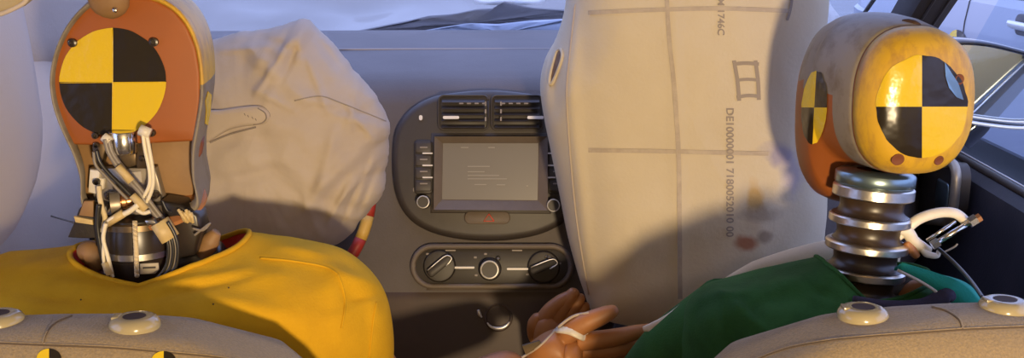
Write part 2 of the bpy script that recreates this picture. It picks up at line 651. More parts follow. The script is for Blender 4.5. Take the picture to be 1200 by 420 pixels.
# right front door: inner panel shaped, with sill, armrest and pull handle
def door(sx, name, label):
    prof = [(0.735, 0.26), (0.725, 0.45), (0.705, 0.62), (0.69, 0.70), (0.72, 0.76), (0.735, 0.86), (0.742, 0.90), (0.75, 0.928), (0.765, 0.94), (0.80, 0.938), (0.82, 0.92), (0.84, 0.6), (0.82, 0.26)]
    rings = []
    for k in range(17):
        y = 0.42 + 1.75 * k / 16
        rings.append([Vector((sx * px_, y, pz + 0.012 * (y - 1.7))) for px_, pz in prof])
    V, Fc = loft(rings, True, True, True)
    d = st(mk(name, V, Fc, M['door'], label=label))
    d.data.materials.append(M['car_paint2'])
    for p in d.data.polygons:
        if abs(p.center.x + d.location.x) > 0.815:
            p.material_index = 1
    sharp(d, 30)
    P = [Vector((sx * 0.772, 0.45 + 1.72 * k / 12, 0.944 + 0.012 * (0.45 + 1.72 * k / 12 - 1.7))) for k in range(13)]
    tube('window_seal', P, 0.006, M['bezel_lo'], d, seg=8, smooth_n=0)
    tube('seal_edge', [p + Vector((sx * 0.012, 0, 0.003)) for p in P], 0.0016, M['chrome'], d, seg=6, smooth_n=0)
    return d


dr = door(1, 'door_1', 'dark passenger door with grey pull handle under the side window')
dl = door(-1, 'door_2', 'dark driver door behind the curtain airbag')
# armrest wedge
V, Fc = loft([[Vector((0.72, y, z0)), Vector((0.62, y, z0 - 0.01)), Vector((0.61, y, z0 - 0.06)), Vector((0.72, y, z0 - 0.1))] for y, z0 in ((0.9, 0.80), (1.2, 0.80), (1.5, 0.795), (1.62, 0.775), (1.68, 0.74))], True, True, True)
mk('armrest', V, Fc, M['door_lo'], dr)
# pull handle: rounded loop
hp = rrect(0.09, 0.05, 0.032, 6)
HC = Vector((0.712, 1.80, 0.895))
path = [HC + Vector((0.0, a, b - a * 0.25)) for a, b in hp]
V, Fc = tube_geo(path + [path[0], path[1]], 0.008, 8)
mk('pull_handle', V, Fc, M['grey_plate'], dr, label='grey rounded loop handle')
prism('handle_recess', [p + Vector((0.004, 0, 0)) for p in path], Vector((0.02, 0, 0)), M['bezel_lo'], dr)
prism('release_lever', [HC + Vector((0.002, a * 0.3 - 0.03, b * 0.55)) for a, b in hp], Vector((0.015, 0, 0)), M['alu_teal'], dr, bevel=0.003)

# A pillars
def pillar(sx, name, label):
    a, b = Vector((sx * 0.72, 2.12, 1.06)), Vector((sx * 0.63, 1.30, 1.52))
    d = (b - a).normalized()
    u = Vector((1, 0, 0)) - d * d.x
    u.normalize()
    v = d.cross(u)
    sec = [(-0.035, -0.02), (-0.03, -0.032), (0.0, -0.036), (0.03, -0.03), (0.036, -0.01), (0.036, 0.03), (-0.02, 0.035), (-0.035, 0.02)]
    rings = [[a.lerp(b, t) + u * p + v * q * (1 if sx > 0 else 1) for p, q in sec] for t in (0, 0.25, 0.5, 0.75, 1)]
    V, Fc = loft(rings, True, True, True)
    o = st(mk(name, V, Fc, M['pillar'], label=label))
    sharp(o, 30)
    for k in (-0.012, 0.012):
        tube('trim_groove', [a.lerp(b, t) + u * k - v * 0.037 for t in (0.02, 0.98)], 0.002, M['bezel_lo'], o, smooth_n=0)
    return o


pillar(1, 'trim_1', 'dark windscreen pillar trim on the passenger side')
pillar(-1, 'trim_2', 'dark windscreen pillar trim on the driver side')
# windscreen
rings = []
for k in range(13):
    x = -1 + 2 * k / 12
    lift = 0.05 * (1 - x * x)
    rings.append([Vector((x * 0.70, 2.14 + lift, 1.11)), Vector((x * 0.66, 1.73 + lift, 1.32)), Vector((x * 0.62, 1.31 + lift * 0.3, 1.51)),
                  Vector((x * 0.62, 1.314 + lift * 0.3, 1.514)), Vector((x * 0.66, 1.734 + lift, 1.324)), Vector((x * 0.70, 2.144 + lift, 1.114))])
V, Fc = loft(rings, True, True, True)
wind = st(mk('window_1', V, Fc, M['glass'], label='clear windscreen above the dashboard'))
tube('black_edge_seal', [Vector((0.66, 2.16, 1.12)), Vector((0.63, 1.74, 1.322)), Vector((0.585, 1.318, 1.505))], 0.004, M['bezel_lo'], wind, smooth_n=4)
for sx, nm in ((1, 'window_2'), (-1, 'window_3')):
    Vg = [Vector((sx * 0.785, 0.46, 0.93)), Vector((sx * 0.785, 2.06, 0.945)), Vector((sx * 0.70, 1.36, 1.47)), Vector((sx * 0.70, 0.46, 1.50))]
    Vg2 = [p + Vector((sx * 0.004, 0, 0)) for p in Vg]
    V, Fc = loft([Vg, Vg2], True, True, True)
    st(mk(nm, V, Fc, M['glass'], smooth=False, label='clear side window of the %s door' % ('passenger' if sx > 0 else 'driver')))

# =================================================================== OUTSIDE: bonnet, cowl, parked car, mirror
rings = []
NX, NY = 60, 40
for j in range(NY + 1):
    y = 2.27 + 1.25 * j / NY
    r = []
    for i in range(NX + 1):
        x = -0.82 + 1.64 * i / NX
        z = 1.085 + 0.12 * math.exp(-((y - 2.95 - 0.15 * x) / 0.22) ** 2) - 0.03 * x * x
        q = Vector((x, y, 0))
        z += 0.02 * turb(q, 3.0) + 0.012 * ridge(q, 5)
        r.append(Vector((x, y, z)))
    rings.append(r)
V, Fc = loft(rings, False)
hood = mk('car_bonnet', V, Fc, M['car_paint'], label='buckled silver bonnet beyond the windscreen', cat='bonnet')
sm = hood.modifiers.new('thickness', 'SOLIDIFY')
sm.thickness = 0.006


def slab(name, pts, Y, th, m, label, cat, dzamp=0.01):
    P = resample([at(x, y, Y) for x, y in pts], 60)
    c = sum(P, Vector()) / len(P)
    rings = []
    for yy, k in ((0, 0.0), (0, 0.5), (0, 0.9), (0, 1.0)):
        rings.append([c + (p - c) * max(k, 0.01) + Vector((0, -dzamp * (1 - k * k) + 0.006 * turb(p * k, 22), 0)) for p in P])
    rings.append([p + Vector((0, th, 0)) for p in P])
    rings.append([c + (p - c) * 0.01 + Vector((0, th, 0)) for p in P])
    V, Fc = loft(rings, True, True, True)
    o = mk(name, V, Fc, m, label=label, cat=cat)
    return sharp(o, 40)


slab('cowl_cover', [(375, 50), (420, 37), (480, 25), (500, 20), (530, 18), (558, 12), (585, 11), (590, 3), (622, 10), (650, 12), (720, 16), (720, 24), (660, 22), (600, 25), (580, 30), (550, 29), (480, 39), (400, 56)],
     2.375, 0.03, M['cowl'], 'torn grey cowl strip lying across the bonnet edge', 'cowl')
slab('cowl_flap', [(455, 43), (500, 36), (548, 28), (585, 29), (620, 25), (700, 21), (720, 46), (600, 48), (470, 50)],
     2.30, 0.02, M['car_paint2'], 'pale bent sheet between the dashboard and the grey cowl strip', 'panel')
slab('bonnet_insulation', [(505, 4), (520, -12), (560, -20), (600, -16), (640, 2), (660, 12), (590, 10), (550, 11)], 2.80, 0.05, M['cowl'],
     'grey buckled insulation sheet sticking up from the bonnet', 'insulation')
wd = empty('warning_beacon', at(597, 8, 2.38), 'white domed plastic lamp housing on the buckled bonnet', 'lamp')
lathe('dome', [(0.0, 0.035), (0.03, 0.033), (0.056, 0.024), (0.07, 0.01), (0.074, 0.0), (0.0, 0.0)], at(597, -3, 2.52), (0, 0, 1), M['white_plastic'], wd)
lathe('base_ring', [(0.0, 0.0), (0.079, 0.0), (0.081, -0.006), (0.079, -0.012), (0.0, -0.012)], at(597, -3, 2.52), (0, 0, 1), M['chrome'], wd)

# parked car: flank standing beyond the passenger window
pc = empty('parked_car', (3.05, 5.2, 0), 'pale silver blue car parked beyond the passenger window', 'car')
prof = [(2.26, 0.30), (2.20, 0.34), (2.18, 0.45), (2.175, 0.60), (2.165, 0.72), (2.19, 0.735), (2.195, 0.85), (2.21, 0.95), (2.245, 0.985)]
rings = []
for k in range(25):
    y = 2.9 + 4.6 * k / 24
    e = max(0, (abs(y - 5.2) - 1.7) / 0.6)
    ins = 0.25 * e * e
    crease = 0.03 * (y - 5.0)
    half = [Vector((x + ins, y, z + (crease if 0.7 < z < 0.8 else 0))) for x, z in prof]
    other = [Vector((6.1 - p.x, p.y, p.z)) for p in half[::-1]]
    rings.append(half + other)
V, Fc = loft(rings, True, True, True)
sharp(mk('body', V, Fc, M['car_paint2'], pc), 25)
rings = []
for s_, z in ((0, 0.98), (0.09, 1.2), (0.2, 1.42), (0.34, 1.5)):
    rings.append([Vector((2.25 + s_, 3.9 + s_ * 1.5, z)), Vector((3.85 - s_, 3.9 + s_ * 1.5, z)), Vector((3.85 - s_, 6.9 - s_ * 2.6, z)), Vector((2.25 + s_, 6.9 - s_ * 2.6, z))])
V, Fc = loft(rings, True, True, True)
sharp(mk('cabin_glass', V, Fc, M['dark_glass'], pc), 20)
for y in (3.6, 6.6):
    for x in (2.24, 3.66):
        wh = lathe('wheel', [(0.0, 0.0), (0.2, 0.0), (0.21, 0.02), (0.3, 0.0), (0.32, 0.03), (0.32, 0.17), (0.3, 0.2), (0, 0.2)], (x, y, 0.32), (1, 0, 0), M['tyre'], pc)
        lathe('wheel_rim', [(0.0, -0.006), (0.06, -0.006), (0.19, -0.002), (0.2, 0.01), (0, 0.01)], (x, y, 0.32), (1, 0, 0), M['alu'], wh)
pY = 4.72
hz = at(1186, 30, pY).z
for nm, m_, pts in (('handle_cup', M['cowl'], rrect(0.085, 0.045, 0.035)),):
    prism(nm, [Vector((2.188, pY + a, hz + b)) for a, b in pts], Vector((0.03, 0, 0)), m_, pc, bevel=0.004)
tube('door_handle', [Vector((2.20, pY + 0.09, hz)), Vector((2.165, pY + 0.075, hz)), Vector((2.16, pY - 0.02, hz)), Vector((2.165, pY - 0.11, hz)), Vector((2.2, pY - 0.13, hz))], [0.016, 0.02, 0.021, 0.02, 0.016], M['chrome'], pc, flat=0.7)
bt = bvh([o for o in bpy.data.objects if o.name == 'body'][0])
sticker('marker_sticker', bt, 1122, 50, 11, 15, pc, 5.2, label='round yellow and black quadrant sticker', off=0.004)
for yy in (4.1, 5.35, 6.3):
    tube('door_gap', [Vector((px_ - 0.0005, yy, pz)) for px_, pz in prof[2:]], 0.004, M['bezel_lo'], pc, smooth_n=0)

# door mirror
dm = empty('door_mirror', (0.83, 1.9, 1.0), 'gloss black door mirror outside the passenger window', 'mirror')
out = [(1104, 96), (1106, 66), (1122, 53), (1150, 52), (1180, 57), (1215, 68), (1240, 90), (1243, 118), (1232, 140), (1200, 147), (1160, 144), (1125, 140), (1108, 125)]
P = resample(catmull([at(x, y, 1.93) for x, y in out], 8, True), 72)
c = sum(P, Vector()) / len(P)
MR = Matrix.Rotation(math.radians(-15), 3, 'Z')
P = [c + MR @ (p - c) for p in P]
rings = [[c + (p - c) * k + Vector((0, d, 0)) for p in P] for k, d in ((0.93, 0.012), (0.95, 0.0), (1.0, -0.006), (1.05, 0.0), (1.08, 0.02), (1.06, 0.06), (0.9, 0.1), (0.6, 0.125), (0.05, 0.13))]
V, Fc = loft(rings, True, False, True)
mk('housing', V, Fc, M['mirror_case'], dm)
nrm = Vector((-0.30, -1, -0.05)).normalized()
mg = [c + (p - c) * 0.955 + Vector((0, 0.006, 0)) for p in P]
prism('mirror_glass', mg, 0.006, M['mirror'], dm)
lowp = [c + MR @ (at(x, y, 1.92) - c) for x, y in ((1118, 141), (1150, 146), (1190, 149), (1225, 146))]
tube('chrome_strip', lowp, 0.0035, M['chrome'], dm)
tube('chrome_strip', [p + Vector((0, 0.004, 0.010)) for p in lowp], 0.0022, M['chrome'], dm)
tube('mirror_arm', [Vector((0.83, 2.0, 0.95)), Vector((0.86, 1.99, 0.985)), c + Vector((-0.02, 0.08, -0.06))], [0.03, 0.026, 0.02], M['mirror_case'], dm)

# =================================================================== DASHBOARD
TILT = math.radians(15)
SN = Vector((0, -math.cos(TILT), math.sin(TILT)))
SO = at(572, 200, 1.65)


def onp(px, py, off=0.0):
    d = ray(px, py)
    t = (SO + SN * off - CAM).dot(SN) / d.dot(SN)
    return CAM + d * t


dash = empty('dashboard', (0, 1.75, 0.6), 'dusty dark dashboard with air vents, display and rotary climate knobs', 'dashboard')
top = onp(572, 116)
bot = onp(572, 346)
prof = [(2.17, 1.128), (2.0, 1.122), (1.86, 1.112), (top.y + 0.10, top.z + 0.028), (top.y + 0.05, top.z + 0.022), (top.y + 0.015, top.z + 0.008), (top.y, top.z - 0.01)]
prof += [(top.y + (bot.y - top.y) * k, top.z + (bot.z - top.z) * k) for k in (0.3, 0.6, 0.9)]
prof += [(bot.y, bot.z), (bot.y + 0.03, bot.z - 0.015), (bot.y + 0.12, bot.z - 0.05), (2.1, 0.5), (2.17, 0.9)]
rings = []
for k in range(41):
    x = -0.74 + 1.48 * k / 40
    r = []
    for i, (y, z) in enumerate(prof):
        e = max(0, abs(x) - 0.2) / 0.5
        yy = y + (0.03 * e * e if i > 3 and i < 11 else 0)
        e2 = max(0, abs(x) - 0.48) / 0.26
        if 3 < i < 13:
            yy += 0.26 * e2 * e2
        elif 0 < i <= 3:
            yy += (0.0, 0.05, 0.13, 0.20)[i] * e2 * e2
        if i == 0:
            yy += 0.03 * (1 - (x / 0.74) ** 2)
        r.append(Vector((x, yy, z + (0.004 * math.cos(x * 5) if 2 <= i <= 5 else 0))))
    rings.append(r)
V, Fc = loft(rings, True, True, True)
db = mk('dash_body', V, Fc, M['dash'], dash)
sharp(db, 38)
tube('dash_seam_highlight', [Vector((-0.6 + 1.2 * k / 12, 1.93 + 0.02 * (1 - ((k - 6) / 6) ** 2), 1.119)) for k in range(13)], 0.0025, M['grey_mark'], dash, smooth_n=0)  # raised seam in lighter grey, its highlight put into the colour

# bezel
left = [(572, 283), (540, 281), (508, 274), (482, 260), (466, 238), (459, 208), (459, 170), (464, 148), (480, 127), (506, 113), (540, 107), (572, 105)]
bz = left + [(1144 - x, y) for x, y in left[-2:0:-1]]
bzp = resample(catmull([onp(x, y, 0.016) for x, y in bz], 6, True), 96)
bezel = prism('centre_bezel', bzp, -SN * 0.03, M['bezel'], dash, bevel=0.012, seg=4)


def pp(pts, off):
    return [onp(x, y, off) for x, y in pts]


def rr_px(x0, y0, x1, y1, r, off, n=5):
    cx, cy = (x0 + x1) / 2, (y0 + y1) / 2
    return [onp(cx + a, cy - b, off) for a, b in rrect((x1 - x0) / 2, (y1 - y0) / 2, r, n)]


# vents: recess, frame and separate slats
for (x0, x1) in ((514, 572), (576, 636)):
    vt = prism('air_vent', rr_px(x0, 112, x1, 152, 6, 0.019), -SN * 0.012, M['bezel_lo'], dash, bevel=0.002)
    for k in range(5):
        y = 117 + 7.4 * k
        V, Fc = loft([[onp(x0 + 4, y, 0.022), onp(x0 + 4, y + 3, 0.030), onp(x0 + 4, y + 4, 0.029), onp(x0 + 4, y + 1.4, 0.020)],
                      [onp(x1 - 4, y, 0.022), onp(x1 - 4, y + 3, 0.030), onp(x1 - 4, y + 4, 0.029), onp(x1 - 4, y + 1.4, 0.020)]], True, True, True)
        mk('slat', V, Fc, M['bezel'], vt, smooth=False)
    V, Fc = tube_geo(rr_px(x0, 112, x1, 152, 6, 0.021) + [onp(x1, 118, 0.021)], 0.0016, 6)
    mk('vent_frame', V, Fc, M['bezel'], vt)
for x0, x1 in ((519, 538), (618, 637)):
    prism('vent_tab', rr_px(x0, 136, x1, 139.5, 1.5, 0.034), -SN * 0.008, M['white_mark'], dash)
prism('sensor_dot', rr_px(491, 135, 495, 141, 2, 0.020), -SN * 0.006, M['white_mark'], dash)
for k in range(4):
    prism('vent_tick', rr_px(538 + k * 9, 120.5, 543 + k * 9, 122, 0.6, 0.032), -SN * 0.004, M['grey_mark'], dash)
    prism('vent_tick', rr_px(587 + k * 9, 120.5, 592 + k * 9, 122, 0.6, 0.032), -SN * 0.004, M['grey_mark'], dash)
for k in range(3):
    for x in (568, 586):
        prism('vent_tick', rr_px(x, 119 + k * 9, x + 2, 124 + k * 9, 0.8, 0.032), -SN * 0.004, M['grey_mark'], dash)

# screen: four sloping surround faces, glass, faint text lines
scr = empty('tmp', (0, 0, 0), 'x', 'x')
bpy.data.objects.remove(scr)
o4 = [(509, 160), (642, 160), (642, 247), (508, 246)]
i4 = [(519, 168), (631, 168), (630, 235), (518, 234)]
disp = prism('display_unit', pp([(505, 156), (646, 156), (646, 251), (504, 250)], 0.018), -SN * 0.01, M['bezel'], dash, bevel=0.003)
for k in range(4):
    a, b = o4[k], o4[(k + 1) % 4]
    c_, d_ = i4[(k + 1) % 4], i4[k]
    top_ = [onp(*a, 0.030), onp(*b, 0.030), onp(*c_, 0.020), onp(*d_, 0.020)]
    mk('surround', top_ + [p - SN * 0.012 for p in top_], [(0, 1, 2, 3), (4, 5, 6, 7), (0, 1, 5, 4), (1, 2, 6, 5), (2, 3, 7, 6), (3, 0, 4, 7)], M['dash_trim'], disp, smooth=False)
prism('screen', pp(i4, 0.021), -SN * 0.004, M['screen'], disp)
for (x0, x1, y) in ((548, 574, 195.2), (548, 568, 201.5), (548, 585, 205.8), (548, 594, 209.8), (556, 570, 216.5), (582, 592, 216.8), (540, 549, 173), (572, 580, 173), (617, 619, 218)):
    prism('text_line', rr_px(x0, y - 0.5, x1, y + 0.5, 0.3, 0.0216), -SN * 0.0005, M['screen_text'], disp)
# button columns
for x0, x1, sgn in ((485, 507, 1), (641, 661, -1)):
    bc = prism('button_column', rr_px(x0, 164, x1, 228, 5, 0.021), -SN * 0.01, M['bezel_lo'], dash, bevel=0.002)
    for k in range(4):
        y = 166.5 + 15 * k
        b_ = prism('push_button', rr_px(x0 + 1.5, y, x1 - 1.5, y + 13, 2, 0.0235), -SN * 0.006, M['bezel'], bc, bevel=0.0015)
    for k in range(3):
        y = 179 + 14.2 * k
        prism('white_divider', rr_px(x0 + (10 if sgn > 0 else 1), y, x1 + (0 if sgn > 0 else -10), y + 1.6, 0.6, 0.0255), -SN * 0.003, M['white_mark'], bc)
    for k in range(4):
        y = 172 + 14.2 * k
        prism('button_mark', rr_px(x0 + 7, y, x0 + 16, y + 1.6, 0.6, 0.0245), -SN * 0.001, M['grey_mark'], bc)


def knob(name, px, py, rpx, parent, ring=True, h=0.02, m_='bezel_lo', off=0.018, inner=True):
    c0 = onp(px, py, off)
    rad = (onp(px + rpx, py, off) - c0).length
    k = lathe(name, [(0.0, h), (rad * 0.8, h), (rad * 0.92, h * 0.9), (rad, h * 0.2), (rad * 1.02, 0), (0, -0.003)], c0, SN, M[m_], parent, seg=36)
    if ring:
        lathe('chrome_ring', [(rad * 0.78, h + 0.0005), (rad * 0.8, h + 0.0022), (rad * 0.92, h + 0.0018), (rad * 0.95, h * 0.9), (rad * 0.78, h * 0.88), (rad * 0.78, h + 0.0005)], c0, SN, M['chrome'], k, seg=36)
    return k


knob('tuning_knob', 497, 237, 8, dash)
knob('tuning_knob', 648, 241, 8, dash)
prism('knob_mark', rr_px(484, 220, 489, 225, 1.5, 0.0175), -SN * 0.002, M['grey_mark'], dash)
hb = prism('hazard_button', rr_px(544, 248, 598, 263, 7, 0.021), -SN * 0.008, M['dash_trim'], dash, bevel=0.002)
tri = [(573, 250.5), (579.5, 259.5), (566.5, 259.5)]
V, Fc = tube_geo([onp(x, y, 0.0225) for x, y in ((573, 251), (579, 259.5), (567, 259.5), (573, 251), (579, 259.5))], 0.0010, 5)
mk('hazard_triangle', V, Fc, M['hazard'], hb)

# climate panel: raised stadium rim, recessed plate, three knobs
clim = prism('climate_panel', rr_px(486, 291, 667, 334, 21.4, 0.008, 10), -SN * 0.01, M['bezel_lo'], dash, bevel=0.001)
loop = rr_px(484, 289, 669, 336, 23.4, 0.008, 10)
V, Fc = tube_geo(loop + loop[:2], 0.0045, 8)
mk('panel_rim', V, Fc, M['dash_trim'], clim)
for x0, x1, y in ((532, 556, 314), (594, 619, 315.6)):
    prism('silver_bar', rr_px(x0, y - 1.2, x1, y + 1.2, 1, 0.012), -SN * 0.004, M['white_mark'], clim)
k2 = knob('climate_knob', 574, 315.5, 13.5, clim, ring=False, h=0.010, off=0.008)
k3 = knob('climate_knob_centre', 574, 315.5, 11.5, clim, ring=True, h=0.022, off=0.010)
k3.name = 'climate_knob'
for x, y, a in ((515, 312, 40), (637, 313, 22)):
    k = knob('climate_knob', x, y, 19, clim, ring=False, h=0.007, off=0.008)
    ca, sa = math.cos(math.radians(a)), math.sin(math.radians(a))
    bar = [(x + ca * u_ - sa * v_, y - (sa * u_ + ca * v_)) for u_, v_ in rrect(17, 5, 4, 4)]
    prism('grip', [onp(px_, py_, 0.026) for px_, py_ in bar], -SN * 0.013, M['bezel_lo'], k, bevel=0.002)
    edge = [(x + ca * u_ - sa * v_, y - (sa * u_ + ca * v_)) for u_, v_ in ((-14, 5), (10, 5), (16, 2), (16, -3), (6, -5))]
    tube('chrome_edge', [onp(px_, py_, 0.0262) for px_, py_ in edge], 0.0009, M['chrome'], k, seg=6, smooth_n=3)
    for j in range(5):
        aa = math.radians(-40 + 65 * j)
        xx, yy = x + 22 * math.cos(aa), y - 17 * math.sin(aa)
for x, y in ((523.5, 303), (584, 303.5), (640.5, 301.5), (644.5, 303)):
    lathe('indicator_lamp', [(0, 0.003), (0.0026, 0.002), (0.0036, 0)], onp(x, y, 0.0145), SN, M['steel'], clim, seg=16)
for x, y in ((501, 298), (557, 302), (569, 298), (622, 306), (558, 323), (628, 300), (618, 322), (656, 309), (502, 320)):
    prism('panel_mark', rr_px(x - 1.6, y - 1.1, x + 1.6, y + 1.1, 0.6, 0.0095), -SN * 0.002, M['grey_mark'], clim)
for x in (522, 600):
    prism('panel_mark', rr_px(x, 293, x + 12, 294.6, 0.6, 0.0095), -SN * 0.002, M['grey_mark'], clim)

# centre console under the dashboard
con = empty('centre_console', (0, 1.5, 0.24), 'dark brown centre console with chrome rimmed socket below the climate knobs', 'console')
rings = []
CX = onp(574, 350).x
for y, z, hw in ((bot.y - 0.03, 0.24, 0.16), (bot.y - 0.03, 0.60, 0.16), (bot.y - 0.022, bot.z - 0.1, 0.19), (bot.y - 0.004, bot.z - 0.01, 0.20), (bot.y + 0.004, bot.z + 0.012, 0.205)):
    q = rrect(hw, 0.10, 0.03, 4)
    rings.append([Vector((CX + a, y + 0.10 + b, z)) for a, b in q])
V, Fc = loft(rings, True, True, True)
cb = mk('console_body', V, Fc, M['console'], con)
V, Fc = loft([[Vector((CX + a, 1.05 + 0.0 + b * 5.2, z)) for a, b in rrect(0.075, 0.10, 0.04, 4)] for z in (0.24, 0.50, 0.53)], True, True, True)
sharp(mk('tunnel', V, Fc, M['console'], con), 40)
ctree = bvh(cb)
sk = hit(ctree, 584, 372, 0.0, 1.58)
lathe('power_socket', [(0.0, -0.003), (0.015, -0.003), (0.019, 0.0025), (0.021, 0.002), (0.023, -0.002)], sk, SN, M['console'], con)
arc = [(571, 378), (575, 382.5), (581, 384.5), (588, 384.2), (594, 381), (597, 377)]
tube('chrome_arc', [hit(ctree, x, y, 0.004, 1.58) for x, y in arc], [0.001, 0.0022, 0.0028, 0.0028, 0.0022, 0.0008], M['chrome'], con)
tube('chrome_glint', [hit(ctree, x, y, 0.004, 1.58) for x, y in ((560.5, 363), (562, 368), (565, 372))], [0.0022, 0.0032, 0.001], M['chrome'], con)
tube('console_seam', [hit(ctree, x, y, 0.0, 1.58) for x, y in ((500, 339), (580, 338.5), (660, 337))], 0.0022, M['dash_trim'], con)

# =================================================================== STEERING WHEEL
sw = empty('steering_wheel', (-0.36, 1.58, 0.8), 'steering wheel wrapped in red and yellow tape behind the driver airbag', 'steering wheel')
wc = Vector((-0.385, 1.56, 0.955))
wn = Vector((0, -math.cos(math.radians(22)), math.sin(math.radians(22))))
wu, wv, _ = frame(wn)
RW = 0.178
K = 96
SEG = 12
base_pts = [wc + (wu * math.cos(2 * math.pi * k / K) + wv * math.sin(2 * math.pi * k / K)) * RW for k in range(K)]
V, Fc = tube_geo(base_pts + base_pts[:2], 0.0080, 10)
mk('rim', V, Fc, M['black_leather'], sw)
for k in range(0, K, 3):
    seg_p = [base_pts[(k + j) % K] for j in range(4)]
    V, Fc = tube_geo(seg_p, 0.0089, 10)
    mk('tape_band', V, Fc, M['tape_red'] if (k // 3) % 2 else M['tape_yellow'], sw)
lathe('hub', [(0, 0.02), (0.06, 0.018), (0.075, 0.0), (0.07, -0.04), (0.03, -0.09), (0, -0.09)], wc - wn * 0.03, wn, M['black_leather'], sw)
for a in (0, 180, 270):
    a = math.radians(a)
    dv = wu * math.cos(a) + wv * math.sin(a)
    tube('spoke', [wc - wn * 0.03 + dv * 0.05, wc - wn * 0.02 + dv * 0.12, wc + dv * RW], [0.022, 0.016, 0.012], M['black_leather'], sw, flat=0.5)
tube('column', [wc - wn * 0.08, wc - wn * 0.26], 0.035, M['bezel_lo'], sw, smooth_n=0, seg=16)

# =================================================================== AIRBAGS
KEEP_ORIGIN = True
da_out = [(225, 72), (250, 47), (290, 36), (330, 29), (358, 22), (372, 34), (392, 56), (418, 86), (440, 113), (454, 140), (456, 172), (452, 205), (446, 232), (428, 252), (408, 277), (380, 292), (320, 300), (250, 302), (190, 285), (170, 220), (172, 150), (190, 100)]
folds = [(330, 62, 366, 30, 0.012, 7), (330, 28, 300, 80, 0.006, 8), (345, 112, 452, 150, 0.008, 10), (370, 125, 448, 138, -0.006, 6), (380, 215, 445, 160, 0.007, 8), (350, 255, 400, 190, 0.006, 9),
         (290, 60, 330, 95, 0.006, 9), (300, 150, 350, 260, -0.004, 14), (400, 90, 380, 120, 0.005, 7), (250, 165, 340, 165, -0.006, 12), (340, 110, 290, 75, -0.005, 8), (356, 26, 350, 70, 0.008, 5), (366, 40, 400, 84, -0.006, 5), (300, 42, 350, 60, -0.005, 5), (420, 95, 410, 150, 0.006, 5), (446, 180, 400, 235, 0.007, 5), (440, 200, 420, 250, -0.006, 4), (395, 150, 370, 230, 0.005, 6), (260, 60, 320, 52, 0.005, 5), (330, 230, 420, 258, 0.005, 6), (255, 215, 330, 200, -0.005, 8), (345, 45, 300, 110, 0.006, 4), (358, 26, 330, 95, -0.006, 4), (362, 70, 385, 130, 0.005, 4), (405, 120, 440, 165, 0.005, 4), (415, 205, 385, 262, 0.006, 4), (432, 190, 400, 262, -0.005, 3), (300, 105, 345, 130, 0.005, 4), (320, 75, 290, 52, 0.005, 4)]
V, Fc = pillow(da_out, 1.42, (310, 165), 0.10, 0.11, 0.0065, 11, 2.0, 2.0, folds=folds, ragged=0.003, n=220, nr=60)
dab = empty('driver_airbag', (-0.32, 1.5, 0.95), 'crumpled cream driver airbag inflated between yellow shirted dummy and steering wheel', 'airbag')
bag = mk('cushion', V, Fc, M['bag'], dab)
bt = bvh(bag)
# stitched tongue with rounded end
tong = [(236, 134), (262, 128), (290, 124), (306, 124), (315, 130), (317, 138), (312, 145), (300, 147), (270, 152), (236, 168)]
TP = resample(catmull([Vector((x, y, 0)) for x, y in tong], 8, True), 72)
cc = sum(TP, Vector()) / len(TP)
TY = min(hit(bt, x, y, 0, 1.36).y for x, y in tong) + 0.004
rings = []
for k, off in ((1.0, -0.012), (1.0, 0.0), (0.97, 0.004), (0.85, 0.007), (0.5, 0.009), (0.05, 0.009)):
    rings.append([at(cc.x + (p.x - cc.x) * k, cc.y + (p.y - cc.y) * k, TY - off) for p in TP])
V, Fc = loft(rings, True, False, True)
mk('tether_tongue', V, Fc, M['bag'], dab, label='rounded stitched fabric tongue')
tube('stitch_line', [at(x, y, TY - 0.002) for x, y in [(262, 129), (290, 125), (306, 125), (314, 131), (316, 138), (311, 145), (299, 148), (280, 147)]], 0.0009, M['bag_print_dark'], dab)
tube('stitch_line', [at(x, y, TY - 0.0065) for x, y in [(302, 127), (310, 132), (312, 139), (307, 144), (297, 146)]], 0.0009, M['bag_print_dark'], dab)
line_on('fabric_seam', bt, [(246, 167), (270, 157), (300, 149)], 0.0012, M['bag_print_dark'], dab, 1.36, 0.001)
line_on('fabric_seam', bt, [(345, 118), (375, 113), (400, 121), (425, 131), (452, 142)], 0.0010, M['bag_print'], dab, 1.36, 0.0)
for i, (x, y) in enumerate(((286, 133), (290, 135), (295, 137), (299, 139))):
    tube('print_mark', [at(x, y, TY - 0.0092), at(x + 1.5, y + 2.5, TY - 0.0092)], 0.0005, M['bag_print_dark'], dab, smooth_n=0)

# passenger airbag
pa_out = [(672, -60), (662, 10), (652, 45), (639, 70), (633, 100), (637, 135), (645, 175), (655, 225), (666, 280), (682, 335), (697, 364), (745, 378), (810, 392), (870, 384), (920, 360), (950, 320), (962, 240), (960, 150), (958, 60), (960, -40), (890, -120), (780, -135), (710, -115)]
pf_ = [(672, 20, 668, 110, 0.010, 9), (668, 110, 690, 340, 0.006, 10), (652, 60, 650, 130, -0.012, 8), (690, 130, 700, 350, -0.004, 20), (700, 340, 830, 290, -0.008, 22), (720, 362, 880, 300, 0.006, 18), (790, 0, 795, 360, 0.003, 8)]
V, Fc = pillow(pa_out, 1.50, (800, 140), 0.13, 0.16, 0.004, 7, 4.5, 2.2, folds=pf_, n=200, nr=60)
pab = empty('passenger_airbag', (0.22, 1.55, 0.9), 'tall inflated passenger airbag with faint grid print in front of green shirted dummy', 'airbag')
pbag = mk('cushion', V, Fc, M['bag_pass'], pab)
pt = bvh(pbag)
fb = 1.38


